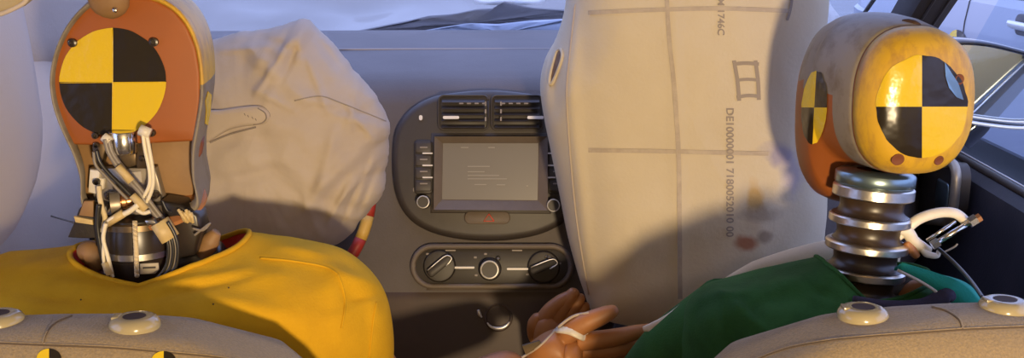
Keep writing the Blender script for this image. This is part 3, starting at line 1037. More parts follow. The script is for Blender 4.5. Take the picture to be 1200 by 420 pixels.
def strip_on(name, pts, wpx, m):
    P = catmull([Vector((x, y, 0)) for x, y in pts], 8)
    L, R = [], []
    for i, p in enumerate(P):
        d = (P[min(i + 1, len(P) - 1)] - P[max(i - 1, 0)]).normalized()
        nn = Vector((-d.y, d.x, 0)) * wpx * 0.5
        L.append(hit(pt, p.x + nn.x, p.y + nn.y, 0.0014, fb))
        R.append(hit(pt, p.x - nn.x, p.y - nn.y, 0.0014, fb))
    V, Fc = loft([L, R], False)
    return mk(name, V, Fc, m, pab)


print_soft = mat('soft_grid_print', (0.40, 0.33, 0.26), 0.8, col2=(0.50, 0.42, 0.33), scale=60, lo=0.4, hi=0.7)
M['print_soft'] = print_soft
strip_on('grid_line', [(780, -30), (784, 40), (790, 100), (795, 180), (796, 260), (797, 350)], 5, print_soft)
strip_on('grid_line', [(690, 15), (760, 12), (840, 10), (925, 13)], 5, print_soft)
strip_on('grid_line', [(690, 176), (760, 177), (850, 179), (900, 180)], 5, print_soft)
strip_on('grid_line', [(930, -20), (926, 10), (922, 24)], 3, M['bag_print'])
text_on('printed_code', pt, 'DE10000001 7180052010 00', (851, 126), (0, 1), 12, M['bag_print'], pab, fb, stretch=1.07)
text_on('printed_code', pt, 'M 1746C', (841, -2), (0, 1), 11, M['bag_print'], pab, fb, stretch=1.05)
for pts, wp in (([(860, 71), (864, 95), (866, 118)], 4.5), ([(885, 71), (888, 95), (889, 117)], 4.5), ([(860, 75), (874, 74), (889, 75)], 4), ([(863, 94), (876, 93), (889, 94)], 3.5), ([(863, 114), (876, 112), (890, 113)], 4)):
    strip_on('printed_emblem', pts, wp, M['bag_print'])
strip_on('printed_dot', [(864, 10), (868, 10)], 4, M['bag_print_dark'])
# vent opening on the left flank
VP = [(653, 62), (658, 58), (660, 66), (656, 80), (649, 96), (645, 99), (646, 86)]
VPs = resample(catmull([Vector((x, y, 0)) for x, y in VP], 6, True), 40)
vc = sum(VPs, Vector()) / len(VPs)
V, Fc = loft([[hit(pt, vc.x + (p.x - vc.x) * k, vc.y + (p.y - vc.y) * k, o_, 1.48) for p in VPs] for k, o_ in ((1, 0.0012), (0.6, 0.001), (0.05, 0.0008))], True, False, True)
mk('vent_opening', V, Fc, M['bag_inside'], pab, label='brown scorched vent opening')
W = [hit(pt, p.x, p.y, 0.001, 1.48) for p in VPs]
V, Fc = tube_geo(W + W[:2], 0.0025, 6)
mk('vent_rim', V, Fc, M['bag_pass'], pab)
line_on('side_seam', pt, [(674, 5), (668, 60), (664, 110), (668, 180), (676, 260), (690, 345)], 0.0016, M['bag'], pab, 1.45)
stain(M['bag_pass'], [(tuple(hit(pt, 915, 182, 0, fb)), (0.028, 0.018), (0.30, 0.27, 0.42), 0.75), (tuple(hit(pt, 930, 205, 0, fb)), (0.02, 0.04), (0.36, 0.33, 0.48), 0.6),
                      (tuple(hit(pt, 884, 230, 0, fb)), (0.012, 0.022), (0.62, 0.36, 0.06), 0.7), (tuple(hit(pt, 890, 253, 0, fb)), (0.028, 0.012), (0.26, 0.2, 0.16), 0.6),
                      (tuple(hit(pt, 874, 285, 0, fb)), (0.017, 0.013), (0.36, 0.11, 0.05), 0.9), (tuple(hit(pt, 896, 278, 0, fb)), (0.012, 0.01), (0.24, 0.16, 0.12), 0.7)])
# cream fold lying in front of the bag, behind the green shoulder
P = [at(x, y, Y) for x, y, Y in ((845, 333, 1.27), (885, 318, 1.27), (930, 306, 1.26), (972, 297, 1.25), (1010, 296, 1.25), (1050, 305, 1.25))]
tube('lower_fold', P, [0.003, 0.012, 0.015, 0.016, 0.016, 0.012], M['sleeve_cream'] if False else M['bag_pass'], pab, seg=16, label='cream fabric fold')

# curtain airbag on the driver's side window
ca = empty('curtain_airbag', (-0.66, 1.3, 0.9), 'smooth pale curtain airbag hanging over the driver side window', 'airbag')


def lobe(name, cy, cz, ry, rz, cx, rx, p=2.6):
    rings = []
    na, nb = 56, 28
    for i in range(nb + 1):
        a = -math.pi / 2 + math.pi * i / nb
        r = []
        for k in range(na):
            b = 2 * math.pi * k / na
            cb_, sb_ = math.cos(b), math.sin(b)
            ca_ = max(1e-4, abs(math.cos(a))) ** (2 / p)
            y = cy + ry * ca_ * math.copysign(abs(cb_) ** (2 / p), cb_)
            x = cx + rx * ca_ * math.copysign(abs(sb_) ** (2 / 2.0), sb_)
            z = cz + rz * math.copysign(abs(math.sin(a)) ** (2 / p), math.sin(a))
            q = Vector((x, y, z))
            x += 0.008 * turb(q, 6)
            r.append(Vector((x, y, z)))
        rings.append(r)
    V, Fc = loft(rings, True, True, True)
    return mk(name, V, Fc, M['bag_curtain'], ca)


lobe('front_chamber', 1.20, 1.17, 0.24, 0.235, -0.665, 0.085)
lb = lobe('rear_chamber', 1.50, 1.03, 0.19, 0.36, -0.69, 0.045)
lobe('upper_chamber', 1.60, 1.30, 0.27, 0.16, -0.665, 0.04)
tube('tether_cord', [at(55, 252, 1.5), at(72, 257, 1.42), at(90, 262, 1.30)], 0.0012, M['wire_grey'], ca)
KEEP_ORIGIN = False

# sun visor folded down on the driver side
sv = empty('sun_visor', at(0, -10, 1.0), 'beige fabric sun visor hanging above the driver', 'visor')
vp = [(-120, -60), (-120, 18), (-60, 24), (-10, 19), (18, 9), (32, -2), (42, -30), (38, -60)]
prism('visor_panel', [at(x, y, 0.98) for x, y in vp], 0.02, M['visor'], sv, bevel=0.006, seg=3)
tube('piping', [at(x, y, 0.983) for x, y in vp[1:7]], 0.0022, M['bag'], sv)
tube('hinge_rod', [at(-110, -58, 0.99), at(45, -58, 0.99)], 0.005, M['sleeve_cream'], sv, smooth_n=0)
tube('hinge_arm', [at(45, -58, 0.99), at(52, -75, 1.0), at(50, -140, 1.03)], 0.006, M['sleeve_cream'], sv)


# =================================================================== SEATS
def seat(name, cpx, cpy, yaw, label, sleeves, seams):
    """reclined seat back with rounded shoulders, base cushion; local x along the width"""
    top_c = at(cpx, cpy, 0.945)
    root = empty(name, (top_c.x, 1.05, 0.24), label, 'car seat')
    cy_, sy_ = math.cos(yaw), math.sin(yaw)
    ux = Vector((cy_, sy_, 0))
    uy = Vector((-sy_, cy_, 0))
    rings = []
    # vertical sections, each a superellipse-like loop in (x, depth)
    secs = []
    H = 0.62
    for k in range(26):
        t = k / 25
        z = -H * (1 - t)
        # half width with rounded shoulder
        d = max(0.0, (z + 0.135) / 0.135)
        hw = 0.262 - 0.0 * t
        hw = hw - 0.115 * (1 - math.sqrt(max(0, 1 - d * d * 0.999))) - 0.02 * d
        e = max(0.0, (z + 0.03) / 0.03)
        thk = 0.062 - 0.026 * (1 - math.sqrt(max(0, 1 - e * e * 0.999)))
        ymid = -0.045 + 0.30 * (z + 0.0) * -1 * -1 * 0.0 + 0.22 * -z
        secs.append((z, hw, thk, ymid))
    for z, hw, thk, ym in secs:
        r = []
        for k in range(72):
            a = 2 * math.pi * k / 72
            c_, s_ = math.cos(a), math.sin(a)
            x = hw * math.copysign(abs(c_) ** 0.36, c_)
            y = thk * math.copysign(abs(s_) ** 0.42, s_)
            r.append(top_c + ux * x + uy * (ym + y) + Vector((0, 0, z - 0.018 * (x / 0.26) ** 2)))
        rings.append(r)
    # crowned top
    z, hw, thk, ym = secs[-1]
    for k_, dz in ((0.8, 0.004), (0.5, 0.007), (0.1, 0.008)):
        rings.append([top_c + ux * (p - top_c).dot(ux) * k_ + uy * (ym + ((p - top_c).dot(uy) - ym) * k_) + Vector((0, 0, dz + (p.z - top_c.z) * k_)) for p in rings[25]])
    V, Fc = loft(rings, True, True, True)
    back = mk('seat_back', V, Fc, M['seat'], root)
    cr = []
    for z, hw, hy in ((0.30, 0.23, 0.22), (0.33, 0.25, 0.24), (0.47, 0.26, 0.25), (0.51, 0.25, 0.24), (0.52, 0.2, 0.2)):
        cr.append([Vector((top_c.x, 1.30, z)) + ux * a + uy * b for a, b in rrect(hw, hy, 0.06, 5)])
    V, Fc = loft(cr, True, True, True)
    mk('seat_cushion', V, Fc, M['seat'], root)
    for s in (-0.2, 0.2):
        box('seat_rail', (top_c.x + s, 1.3, 0.27), (0.04, 0.42, 0.06), M['dark_metal'], root)
    tr = bvh(back)
    for pts in seams:
        line_on('seam', tr, pts, 0.0011, M['stitch'], root, 0.9, -0.0002)
        line_on('piping', tr, [(x, y - 1.6) for x, y in pts], 0.0014, M['seat'], root, 0.9, -0.0004)
    for (x, y) in sleeves:
        p = hit(tr, x, y + 3, 0.0, 0.9)
        R_ = 0.0215
        sl = lathe('headrest_sleeve', [(R_, -0.004), (R_ * 1.03, 0.000), (R_, 0.003), (R_ * 0.9, 0.0062), (R_ * 0.72, 0.008), (R_ * 0.5, 0.0083), (R_ * 0.44, 0.0078), (R_ * 0.42, 0.0)], p, (0, 0.05, 1), M['sleeve_cream'], root, label='cream glossy headrest guide sleeve')
        lathe('sleeve_hole', [(0, 0.0079), (R_ * 0.46, 0.0081), (R_ * 0.44, 0.0)], p, (0, 0.05, 1), M['hole'], sl)
        box('sleeve_tab', p + Vector((-R_ * 0.72, 0, 0.007)), (0.006, 0.012, 0.004), M['sleeve_cream'], sl, bevel=0.001)
    return root, tr


s1, t1 = seat('car_seat', 82, 366, math.radians(3), 'tan fabric driver seat back without headrest behind the yellow shirted dummy', [(158, 378), (-2, 374)],
              [[(-20, 402), (50, 405), (130, 408), (200, 414), (250, 419), (300, 428)], [(50, 404), (54, 392), (64, 380), (84, 371)]])
s2, t2 = seat('car_seat', 1094, 354, math.radians(7), 'tan fabric passenger seat back without headrest behind the green shirted dummy', [(1011, 367), (1177, 358)],
              [[(880, 425), (920, 410), (960, 402), (1000, 397), (1060, 392), (1128, 387), (1200, 384), (1240, 383)], [(1128, 387), (1124, 376), (1110, 366), (1092, 361)]])
for x, y in ((58, 421), (192, 424)):
    sticker('marker_sticker', t1, x, y, 14.5, 11.5, s1, 0.88, label='round yellow and black quadrant sticker', off=0.0012)


# =================================================================== DUMMIES
def skin(name, nodes, edges, m, parent, sub=2, root=0):
    """one continuous body: joints with radii grown by a Skin modifier, then frozen to a mesh"""
    me = bpy.data.meshes.new(name)
    me.from_pydata([tuple(n[0]) for n in nodes], edges, [])
    o = bpy.data.objects.new(name, me)
    C.objects.link(o)
    o.modifiers.new('skin', 'SKIN')
    s_ = o.modifiers.new('sub', 'SUBSURF')
    s_.levels = s_.render_levels = sub
    for i, n in enumerate(nodes):
        r = n[1] if isinstance(n[1], tuple) else (n[1], n[1])
        me.skin_vertices[0].data[i].radius = r
        me.skin_vertices[0].data[i].use_root = (i == root)
    bpy.context.view_layer.update()
    em = o.evaluated_get(bpy.context.evaluated_depsgraph_get()).to_mesh()
    V = [v.co.copy() for v in em.vertices]
    Fc = [tuple(p.vertices) for p in em.polygons]
    bpy.data.objects.remove(o)
    bpy.data.meshes.remove(me)
    return mk(name, V, Fc, m, parent)


def body(parent, cx, sh_r, sh_l, el_r, el_l, wr_r, wr_l, m, knee_dx=0.12):
    """pelvis, spine, shoulders, arms, legs as one figure seated in the seat"""
    J = [(Vector((cx, 1.16, 0.62)), (0.15, 0.12)), (Vector((cx, 1.15, 0.75)), (0.14, 0.11)), (Vector((cx, 1.14, 0.86)), (0.13, 0.075)), (Vector((cx, 1.13, 0.94)), (0.06, 0.05)),
         (sh_r, 0.042), (el_r, 0.045), (wr_r, 0.032), (sh_l, 0.042), (el_l, 0.045), (wr_l, 0.032),
         (Vector((cx + 0.10, 1.30, 0.61)), 0.085), (Vector((cx + knee_dx, 1.56, 0.66)), 0.06), (Vector((cx + knee_dx, 1.78, 0.36)), 0.045), (Vector((cx + knee_dx, 1.9, 0.30)), 0.035),
         (Vector((cx - 0.10, 1.30, 0.61)), 0.085), (Vector((cx - knee_dx, 1.56, 0.66)), 0.06), (Vector((cx - knee_dx, 1.78, 0.36)), 0.045), (Vector((cx - knee_dx, 1.9, 0.30)), 0.035)]
    E = [(0, 1), (1, 2), (2, 3), (2, 4), (4, 5), (5, 6), (2, 7), (7, 8), (8, 9), (0, 10), (10, 11), (11, 12), (12, 13), (0, 14), (14, 15), (15, 16), (16, 17)]
    return skin('body', J, E, m, parent)


def shirt(name, rings_def, parent, m, n=180, folds=(), wr=0.004, hem=True):
    """rings_def: (right(px,py), left(px,py), back py, Yside, Yback, Yfront, front drop py)"""
    rd = []
    for (rt, lf, bk, ys, yb, yf, fr) in rings_def:
        R_ = at(rt[0], rt[1], ys)
        L_ = at(lf[0], lf[1], ys)
        cxp = bk[0]
        B_ = at(cxp, bk[1], yb)
        F_ = at(cxp, fr, yf)
        rd.append([R_, B_, L_, F_])
    dense = []
    m_ = 6
    cols = [catmull([r[j] for r in rd], m_) for j in range(4)]
    rings = []
    for i in range(len(cols[0])):
        vb = max(0.0, 1 - i / 14)
        R_, B_, L_, F_ = (cols[j][i] for j in range(4))
        r = []
        for k in range(n):
            a = 2 * math.pi * k / n
            c_, s_ = math.cos(a), math.sin(a)
            mid = (B_ + F_) / 2
            side_ = R_ if c_ >= 0 else L_
            fb_ = F_ if s_ >= 0 else B_
            cx_ = B_.x
            x = cx_ + (side_.x - cx_) * abs(c_)
            y = side_.y * c_ * c_ + fb_.y * s_ * s_ if False else side_.y + (fb_.y - side_.y) * abs(s_)
            z = side_.z + (fb_.z - side_.z) * (s_ * s_ * (1 - vb) + (1 - abs(c_)) * vb)
            r.append(Vector((x, y, z)))
        rings.append(r)
    out = []
    for r in rings:
        rr = []
        for p in r:
            x, y = proj(p)
            d = wr * (turb(p, 9) + 0.5 * (ridge(p + Vector((turb(p, 4), 0, turb(p + Vector((5, 5, 5)), 4))) * 0.06, 14) - 0.6))
            for (ax, ay, bx, by, amp, wd_) in folds:
                dx, dy = bx - ax, by - ay
                t = max(0, min(1, ((x - ax) * dx + (y - ay) * dy) / (dx * dx + dy * dy)))
                q2 = (x - ax - t * dx) ** 2 + (y - ay - t * dy) ** 2
                if p.y < 1.2:
                    d += amp * math.exp(-q2 / (wd_ * wd_)) * (0.25 + 0.75 * math.sin(math.pi * (0.1 + 0.8 * t)))
            rr.append(p + Vector((0, -d * 0.75, d * 0.65)))
        out.append(rr)
    V, Fc = loft(out)
    o = mk(name, V, Fc, m, parent)
    s_ = o.modifiers.new('cloth_thickness', 'SOLIDIFY')
    s_.thickness = 0.0022
    s_.offset = -1
    return o, out[0]


# ---------------- driver dummy, yellow shirt
d1 = empty('crash_dummy', (-0.40, 1.2, 0.52), 'crash test dummy in yellow shirt with open orange head and wired neck', 'crash dummy', None)
Yh = 1.10
cx1 = at(155, 300, 1.12).x
sh_r, sh_l = at(385, 375, 1.14), at(-5, 380, 1.14)
el_r = at(468, 500, 1.19)
wr_r = at(618, 428, 1.30)
body(d1, cx1, sh_r, sh_l, el_r, Vector((sh_l.x - 0.01, 1.25, 0.80)), wr_r, Vector((-0.5, 1.48, 0.86)), M['vinyl'])
yr = [((291, 276), (86, 291), (163, 337), 1.135, 1.062, 1.20, 300),
      ((345, 284), (30, 297), (163, 342), 1.135, 1.045, 1.215, 300),
      ((396, 296), (-15, 306), (163, 350), 1.14, 1.030, 1.235, 305),
      ((430, 318), (-38, 318), (163, 362), 1.14, 1.015, 1.25, 320),
      ((450, 345), (-50, 345), (163, 380), 1.14, 1.004, 1.26, 345),
      ((459, 378), (-55, 380), (163, 410), 1.14, 1.004, 1.265, 380),
      ((461, 420), (-58, 420), (163, 450), 1.15, 1.01, 1.27, 420),
      ((455, 480), (-56, 480), (163, 520), 1.16, 1.03, 1.275, 490),
      ((440, 560), (-50, 560), (163, 600), 1.17, 1.06, 1.28, 570)]
fy = [(150, 346, 292, 316, 0.006, 7), (165, 352, 290, 322, -0.005, 6), (305, 297, 395, 315, 0.004, 6), (320, 290, 390, 303, 0.005, 6), (395, 322, 440, 340, 0.008, 9), (402, 348, 445, 345, -0.009, 5),
      (380, 365, 425, 350, -0.005, 8), (60, 330, 150, 345, 0.005, 12), (10, 345, 140, 352, -0.004, 8), (395, 300, 400, 420, 0.004, 14), (430, 360, 432, 420, -0.004, 6), (330, 330, 360, 400, 0.004, 16), (0, 318, 90, 310, 0.004, 9),
      (240, 345, 330, 370, 0.004, 10)]
ys, neck0 = shirt('shirt', yr, d1, M['yellow_shirt'], folds=fy, wr=0.006)
V, Fc = tube_geo(neck0 + neck0[:2], 0.0032, 8)
mk('neckline_hem', V, Fc, M['yellow_shirt'], ys)
yt = bvh(ys)
line_on('shoulder_seam', yt, [(305, 303), (340, 306), (380, 313), (396, 322)], 0.0012, M['yellow_shirt'], ys, 1.08, 0.0003)
line_on('sleeve_seam', yt, [(396, 322), (402, 340), (404, 360), (400, 385)], 0.0013, M['yellow_shirt'], ys, 1.08, 0.0003)
line_on('sleeve_seam', yt, [(441, 355), (437, 380), (433, 420)], 0.0012, M['yellow_shirt'], ys, 1.08, 0.0003)
for x, y in ((250, 357), (268, 338), (95, 352)):
    p = hit(yt, x, y, 0.0004, 1.05)
    lathe('small_stain', [(0, 0.0004), (0.0007, 0.0003), (0.0009, 0)], p, CAM - p, M['hole'], ys, seg=10)
# red undershirt collar inside the neckline
cen = sum(neck0, Vector()) / len(neck0)
rr0 = [cen + (p - cen) * 0.985 + Vector((0, 0.004, 0.001)) for p in neck0]
rr1 = [cen + (p - cen) * 0.90 + Vector((0, 0.0, -0.012)) for p in neck0]
rr2 = [cen + (p - cen) * 0.82 + Vector((0, 0.0, -0.05)) for p in neck0]
V, Fc = loft([rr0, rr1, rr2])
mk('undershirt', V, Fc, M['red_cloth'], d1, label='red undershirt collar')

# head shell: hollow skin, open at the back
right = [(150, -8), (180, -5), (205, 8), (222, 28), (233, 54), (238, 85), (238, 118), (233, 150), (228, 180), (228, 212), (232, 246), (205, 254)]
leftc = [(120, 254), (96, 246), (93, 210), (84, 182), (70, 152), (60, 122), (57, 92), (63, 60), (77, 30), (98, 6), (122, -6)]
ol = [at(x, y, Yh) for x, y in right + leftc]
OL = resample(catmull(ol, 6, True), 120)
hc = at(148, 100, Yh)


def hsec(k, dy, kb=None, shift=0.0):
    out_ = []
    for p in OL:
        d = p - hc
        kz = k if d.z > -0.05 else (kb if kb is not None else k)
        out_.append(Vector((hc.x + d.x * k - 0.165 * dy, hc.y + dy, hc.z + d.z * kz)))
    return out_


head1 = mk('head', *loft([hsec(0.93, 0.012), hsec(0.955, 0.002), hsec(0.985, 0.0), hsec(1.0, 0.006), hsec(1.035, 0.04), hsec(1.04, 0.08), hsec(1.0, 0.12), hsec(0.9, 0.155), hsec(0.74, 0.18), hsec(0.5, 0.197), hsec(0.2, 0.204), hsec(0.01, 0.205)], True, False, True), M['skin_gray'], d1, label='grey worn vinyl head skin')
# nose and chin on the far side
tube('nose', [hc + Vector((-0.058, 0.198, 0.02)), hc + Vector((-0.062, 0.216, -0.01)), hc + Vector((-0.064, 0.222, -0.025)), hc + Vector((-0.058, 0.2, -0.035))], [0.008, 0.011, 0.014, 0.009], M['skin_gray'], head1, seg=12)
tube('lips', [hc + Vector((-0.082, 0.195, -0.06)), hc + Vector((-0.059, 0.203, -0.058)), hc + Vector((-0.034, 0.195, -0.06))], [0.003, 0.006, 0.003], M['skin_gray'], head1)
for s in (-1, 1):
    tube('brow', [hc + Vector((-0.056 + s * 0.012, 0.196, 0.03)), hc + Vector((-0.056 + s * 0.03, 0.19, 0.036)), hc + Vector((-0.056 + s * 0.048, 0.176, 0.03))], 0.006, M['skin_gray'], head1)
# orange skull plate (upper) and tan lower plate
pl_up = [(150, -5), (178, -2), (202, 10), (219, 30), (230, 56), (235, 86), (235, 118), (231, 148), (228, 166), (190, 168), (150, 171), (110, 171), (80, 170), (70, 150), (61, 120), (59, 92), (65, 62), (79, 33), (100, 8), (122, -3)]
plate = prism('skull_plate', resample([at(x, y, Yh + 0.008) for x, y in pl_up], 110), 0.012, M['orange'], head1, bevel=0.004, seg=3, label='flat orange painted skull plate')
pl_lo = [(80, 166), (228, 163), (226, 205), (228, 240), (200, 250), (120, 250), (96, 238), (93, 208)]
prism('neck_guard', [at(x, y, Yh + 0.030) for x, y in pl_lo], 0.008, M['tan'], head1, bevel=0.002, label='tan inner neck guard')
V, Fc = loft([[at(x, y, Yh + 0.006) for x, y in ((81, 169), (110, 170), (150, 170), (190, 167), (229, 164))], [at(x, y, Yh + 0.034) for x, y in ((82, 173), (110, 174), (150, 174), (190, 171), (229, 168))]], False)
ptree = bvh(plate)
sticker('marker_sticker', ptree, 132.5, 96, 62.5, 63.5, head1, Yh + 0.008, rag=0.012, label='large round yellow and black quadrant sticker')
line_on('sticker_line', ptree, [(132.5, 35), (132.5, 97), (132, 158)], 0.0005, M['st_yellow'], head1, Yh, 0.0012, n=4)
line_on('sticker_line', ptree, [(71, 97), (132, 96.5), (194, 96)], 0.0005, M['st_yellow'], head1, Yh, 0.0012, n=4)
for x, y, r in ((181, 49, 0.0046), (86, 50, 0.0044)):
    p = hit(ptree, x, y, 0.0, Yh)
    b_ = lathe('plate_screw', [(0, 0.004), (r * 0.5, 0.004), (r * 0.55, 0.006), (r * 0.95, 0.0055), (r, 0.0), (0, -0.001)], p, (0.1, -1, 0), M['rubber'], head1, seg=20)
# rounded boss at the crown
p = at(129, 0, Yh)
rings = []
for t, rr, dy in ((0.0, 0.021, 0.0), (0.3, 0.0208, 0.0), (0.6, 0.019, 0.001), (0.8, 0.0145, 0.002), (0.93, 0.008, 0.004), (1.0, 0.0005, 0.006)):
    rings.append([p + Vector((rr * math.cos(2 * math.pi * k / 28), -0.004 + dy + 0.65 * rr * math.sin(2 * math.pi * k / 28), 0.012 - 0.031 * t)) for k in range(28)])
V, Fc = loft(rings, True, True, True)
mk('crown_boss', V, Fc, M['tan'], head1)
lathe('boss_pin', [(0, 0.003), (0.002, 0.002), (0.0025, 0)], at(135, 12, Yh - 0.017), (0, -1, 0.1), M['steel'], head1, seg=12)
ht = bvh(head1)
# side details on the visible flank of the skin: yellow sticker edge and a slot
P = [(243, 107), (247, 111), (247, 130), (244, 147), (240, 145), (241, 130), (240, 118)]
PP = [hit(ht, x, y, 0.001, 1.15) for x, y in P]
mk('side_sticker', PP + [q + Vector((-0.001, 0.001, 0)) for q in PP], [tuple(range(7)), tuple(range(13, 6, -1))] + [(i, (i + 1) % 7, 7 + (i + 1) % 7, 7 + i) for i in range(7)], M['st_yellow'], head1, smooth=False)
P = [hit(ht, x, y, -0.001, 1.14) for x, y in ((239, 160), (236, 168), (234, 178), (233, 184))]
tube('skin_slot', P, [0.0015, 0.004, 0.004, 0.0015], M['hole_rust'], head1, seg=10)
head1.data.materials.append(M['cap_yellow'])
for p in head1.data.polygons:
    w_ = p.center + wloc(head1) - hc
    if w_.x > 0.008 and w_.z > 0.0 + 0.02 * noise.noise(Vector((w_.y * 30, w_.z * 20, 1))) and w_.y < 0.12:
        p.material_index = 1

# neck instruments
nk = empty('tmp2', (0, 0, 0), 'x', 'x')
bpy.data.objects.remove(nk)
inst = lathe('load_cell', [(0, 0.012), (0.0135, 0.012), (0.0142, 0.011), (0.0142, -0.010), (0.0135, -0.011), (0, -0.011)], at(145, 167, Yh + 0.004), (0, 0, 1), M['steel'], d1, label='bright steel load cell cylinder')
Yi = Yh + 0.012
for pts, m_ in (([(104, 150), (124, 153), (128, 163), (122, 168), (112, 166), (104, 158)], 'white_plastic'), ([(160, 154), (190, 150), (197, 156), (199, 166), (178, 168), (160, 164)], 'white_plastic'),
                ([(108, 160), (122, 158), (124, 176), (118, 196), (108, 190)], 'dark_metal'), ([(160, 164), (172, 160), (176, 198), (160, 198)], 'dark_metal')):
    prism('mount_plate', [at(x, y, Yi - 0.003) for x, y in pts], 0.012, M[m_], inst, bevel=0.0015)
for x, y, r in ((112, 159, 4), (113, 170, 3.5), (178, 156, 4.5), (113, 213, 4), (128, 230, 5), (136, 219, 3.5), (181, 229, 5), (167, 186, 3.5)):
    p = at(x, y, Yi - 0.006)
    rr = r * 0.00086
    lathe('socket_screw', [(0, 0.0005), (rr * 0.5, 0.0005), (rr * 0.55, 0.003), (rr * 0.95, 0.0028), (rr, 0), (rr, -0.01), (0, -0.01)], p, (0, -1, 0), M['rubber'], inst, seg=16)
prism('sensor_block', [at(x, y, Yi - 0.004) for x, y in ((130, 177), (159, 177), (160, 194), (150, 197), (131, 195))], 0.02, M['dark_metal'], inst, bevel=0.002)
prism('plate_face', [at(x, y, Yi) for x, y in ((104, 198), (182, 197), (192, 234), (186, 237), (110, 237))], 0.010, M['grey_plate'], inst, bevel=0.002)
prism('plate_face', [at(x, y, Yi - 0.004) for x, y in ((105, 199), (117, 200), (116, 209), (122, 210), (121, 222), (112, 228), (103, 226))], 0.008, M['white_plastic'], inst, bevel=0.0015)
prism('paper_tag', [at(x, y, Yi - 0.0015) for x, y in ((148, 203), (165, 201), (166, 214), (150, 216))], 0.002, M['label'], inst)
lathe('copper_connector', [(0, 0.0), (0.006, 0.0), (0.0065, 0.002), (0.0065, 0.005), (0.008, 0.006), (0.008, 0.010), (0.006, 0.011), (0.006, 0.013), (0, 0.013)], at(155, 235, Yh + 0.004), (-1, -0.3, -0.05), M['copper'], inst, seg=24)
lathe('sensor_cap', [(0, 0.0), (0.012, 0.0), (0.0125, 0.002), (0.0125, 0.010), (0, 0.010)], at(142, 238, Yh + 0.002), (-1, -0.3, -0.05), M['grey_plate'], inst, seg=24)

# wiring
wr_ = []
def wire(name, pts, r, m_, Y=1.088, **kw):
    return tube(name, [at(p[0], p[1], p[2] if len(p) > 2 else Y) for p in pts], r, M[m_], d1, seg=7, **kw)


wire('white_cable', [(167, 154), (170, 175), (175, 200), (175, 217), (168, 232), (163, 242)], 0.0021, 'wire_white')
wire('white_cable', [(171, 153), (175, 175), (179, 200), (179, 218), (173, 235), (166, 246)], 0.0021, 'wire_white')
wire('cable_plug', [(164, 152), (176, 157)], 0.006, 'white_plastic', 1.090, smooth_n=0)
wire('grey_cable', [(123, 163), (127, 178), (136, 193), (150, 211), (163, 225), (172, 240), (186, 257)], 0.0026, 'wire_grey')
wire('grey_cable', [(127, 163), (131, 178), (140, 192), (154, 209), (168, 226), (178, 240), (191, 257)], 0.0026, 'wire_grey', 1.089)
wire('cable_plug', [(121, 160), (129, 166)], 0.005, 'white_plastic', 1.091, smooth_n=0)
wire('wire_label', [(138, 195), (154, 213)], 0.0042, 'heat_shrink', 1.084, smooth_n=0)
wire('wire_label', [(155, 229), (171, 246)], 0.0042, 'heat_shrink', 1.082, smooth_n=0)
wire('black_cable', [(113, 176), (117, 190), (128, 204), (140, 216), (152, 228), (160, 236)], 0.0022, 'wire_black', 1.086)
wire('black_cable', [(110, 178), (112, 193), (124, 207), (138, 222), (150, 234)], 0.0018, 'wire_grey', 1.087)
wire('braided_cord', [(116, 218), (117, 232), (120, 245), (123, 256), (121, 268)], 0.0028, 'braid', 1.084)
wire('bare_wire', [(162, 240), (150, 249), (135, 255), (125, 262), (120, 272)], 0.003, 'wire_white', 1.080)
wire('wire_label', [(145, 250), (126, 262)], 0.0045, 'heat_shrink', 1.081, smooth_n=0)
wire('bare_wire', [(160, 246), (168, 250), (176, 248)], 0.0022, 'wire_white', 1.080)
wire('bundle_label', [(187, 260), (200, 280)], [0.0105, 0.0105], 'heat_shrink', 1.074, smooth_n=0, flat=0.6)
for k in range(5):
    x = 192 + k * 2.8
    wire('loop_cable', [(x - 7, 260), (x + 1, 274), (x + 5, 288), (x + 5, 302), (x + 1, 316), (x - 10 - k, 328), (x - 26, 336)], 0.0019, 'wire_grey' if k % 2 else 'wire_black', 1.072 + 0.002 * (k % 2))
wire('thin_cable', [(190, 235), (196, 247), (201, 249)], 0.0012, 'wire_black', 1.085)
wire('thin_cable', [(226, 268), (238, 270), (246, 262), (238, 268), (228, 276)], 0.0013, 'wire_grey', 1.085)
wire('left_cable', [(116, 240), (114, 262), (117, 285), (121, 305), (126, 322)], 0.003, 'wire_black', 1.078)
wire('left_cable', [(124, 262), (121, 280), (126, 300), (132, 325)], 0.0022, 'wire_white', 1.072)
wire('left_cable', [(122, 282), (121, 300), (124, 320)], 0.0018, 'wire_white', 1.073)
wire('wire_label', [(123, 308), (129, 322)], 0.004, 'heat_shrink', 1.071, smooth_n=0)

# neck barrel with metal bands, braided cord and label
nkc = at(163, 296, 1.115)
s_ = 0.00087
neck = lathe('neck_barrel', [(0, 0.046), (0.024, 0.045), (0.033, 0.040), (0.0365, 0.028), (0.0372, 0.012), (0.0372, 0.006), (0.0355, 0.004), (0.0355, 0.0), (0.0372, -0.002), (0.037, -0.014), (0.035, -0.026), (0.031, -0.036), (0.024, -0.044), (0, -0.047)], nkc, (0, 0.03, 1), M['rubber'], d1, label='black rubber neck barrel')
lathe('metal_band', [(0.0362, 0.0075), (0.0385, 0.007), (0.0385, 0.0005), (0.0362, 0.0)], nkc, (0, 0.03, 1), M['alu'], neck)
lathe('metal_band', [(0.033, -0.0285), (0.0352, -0.029), (0.0342, -0.032), (0.032, -0.0315)], nkc, (0, 0.03, 1), M['alu'], neck)
lathe('top_band', [(0.034, 0.0385), (0.0362, 0.037), (0.0368, 0.031), (0.0345, 0.030)], nkc, (0, 0.03, 1), M['dark_metal'], neck)
tube('neck_cord', [at(158, 259, 1.072), at(158.5, 275, 1.069), at(159.5, 293, 1.068), at(160, 310, 1.070), at(160.5, 324, 1.076)], 0.0026, M['braid'], neck, seg=8)
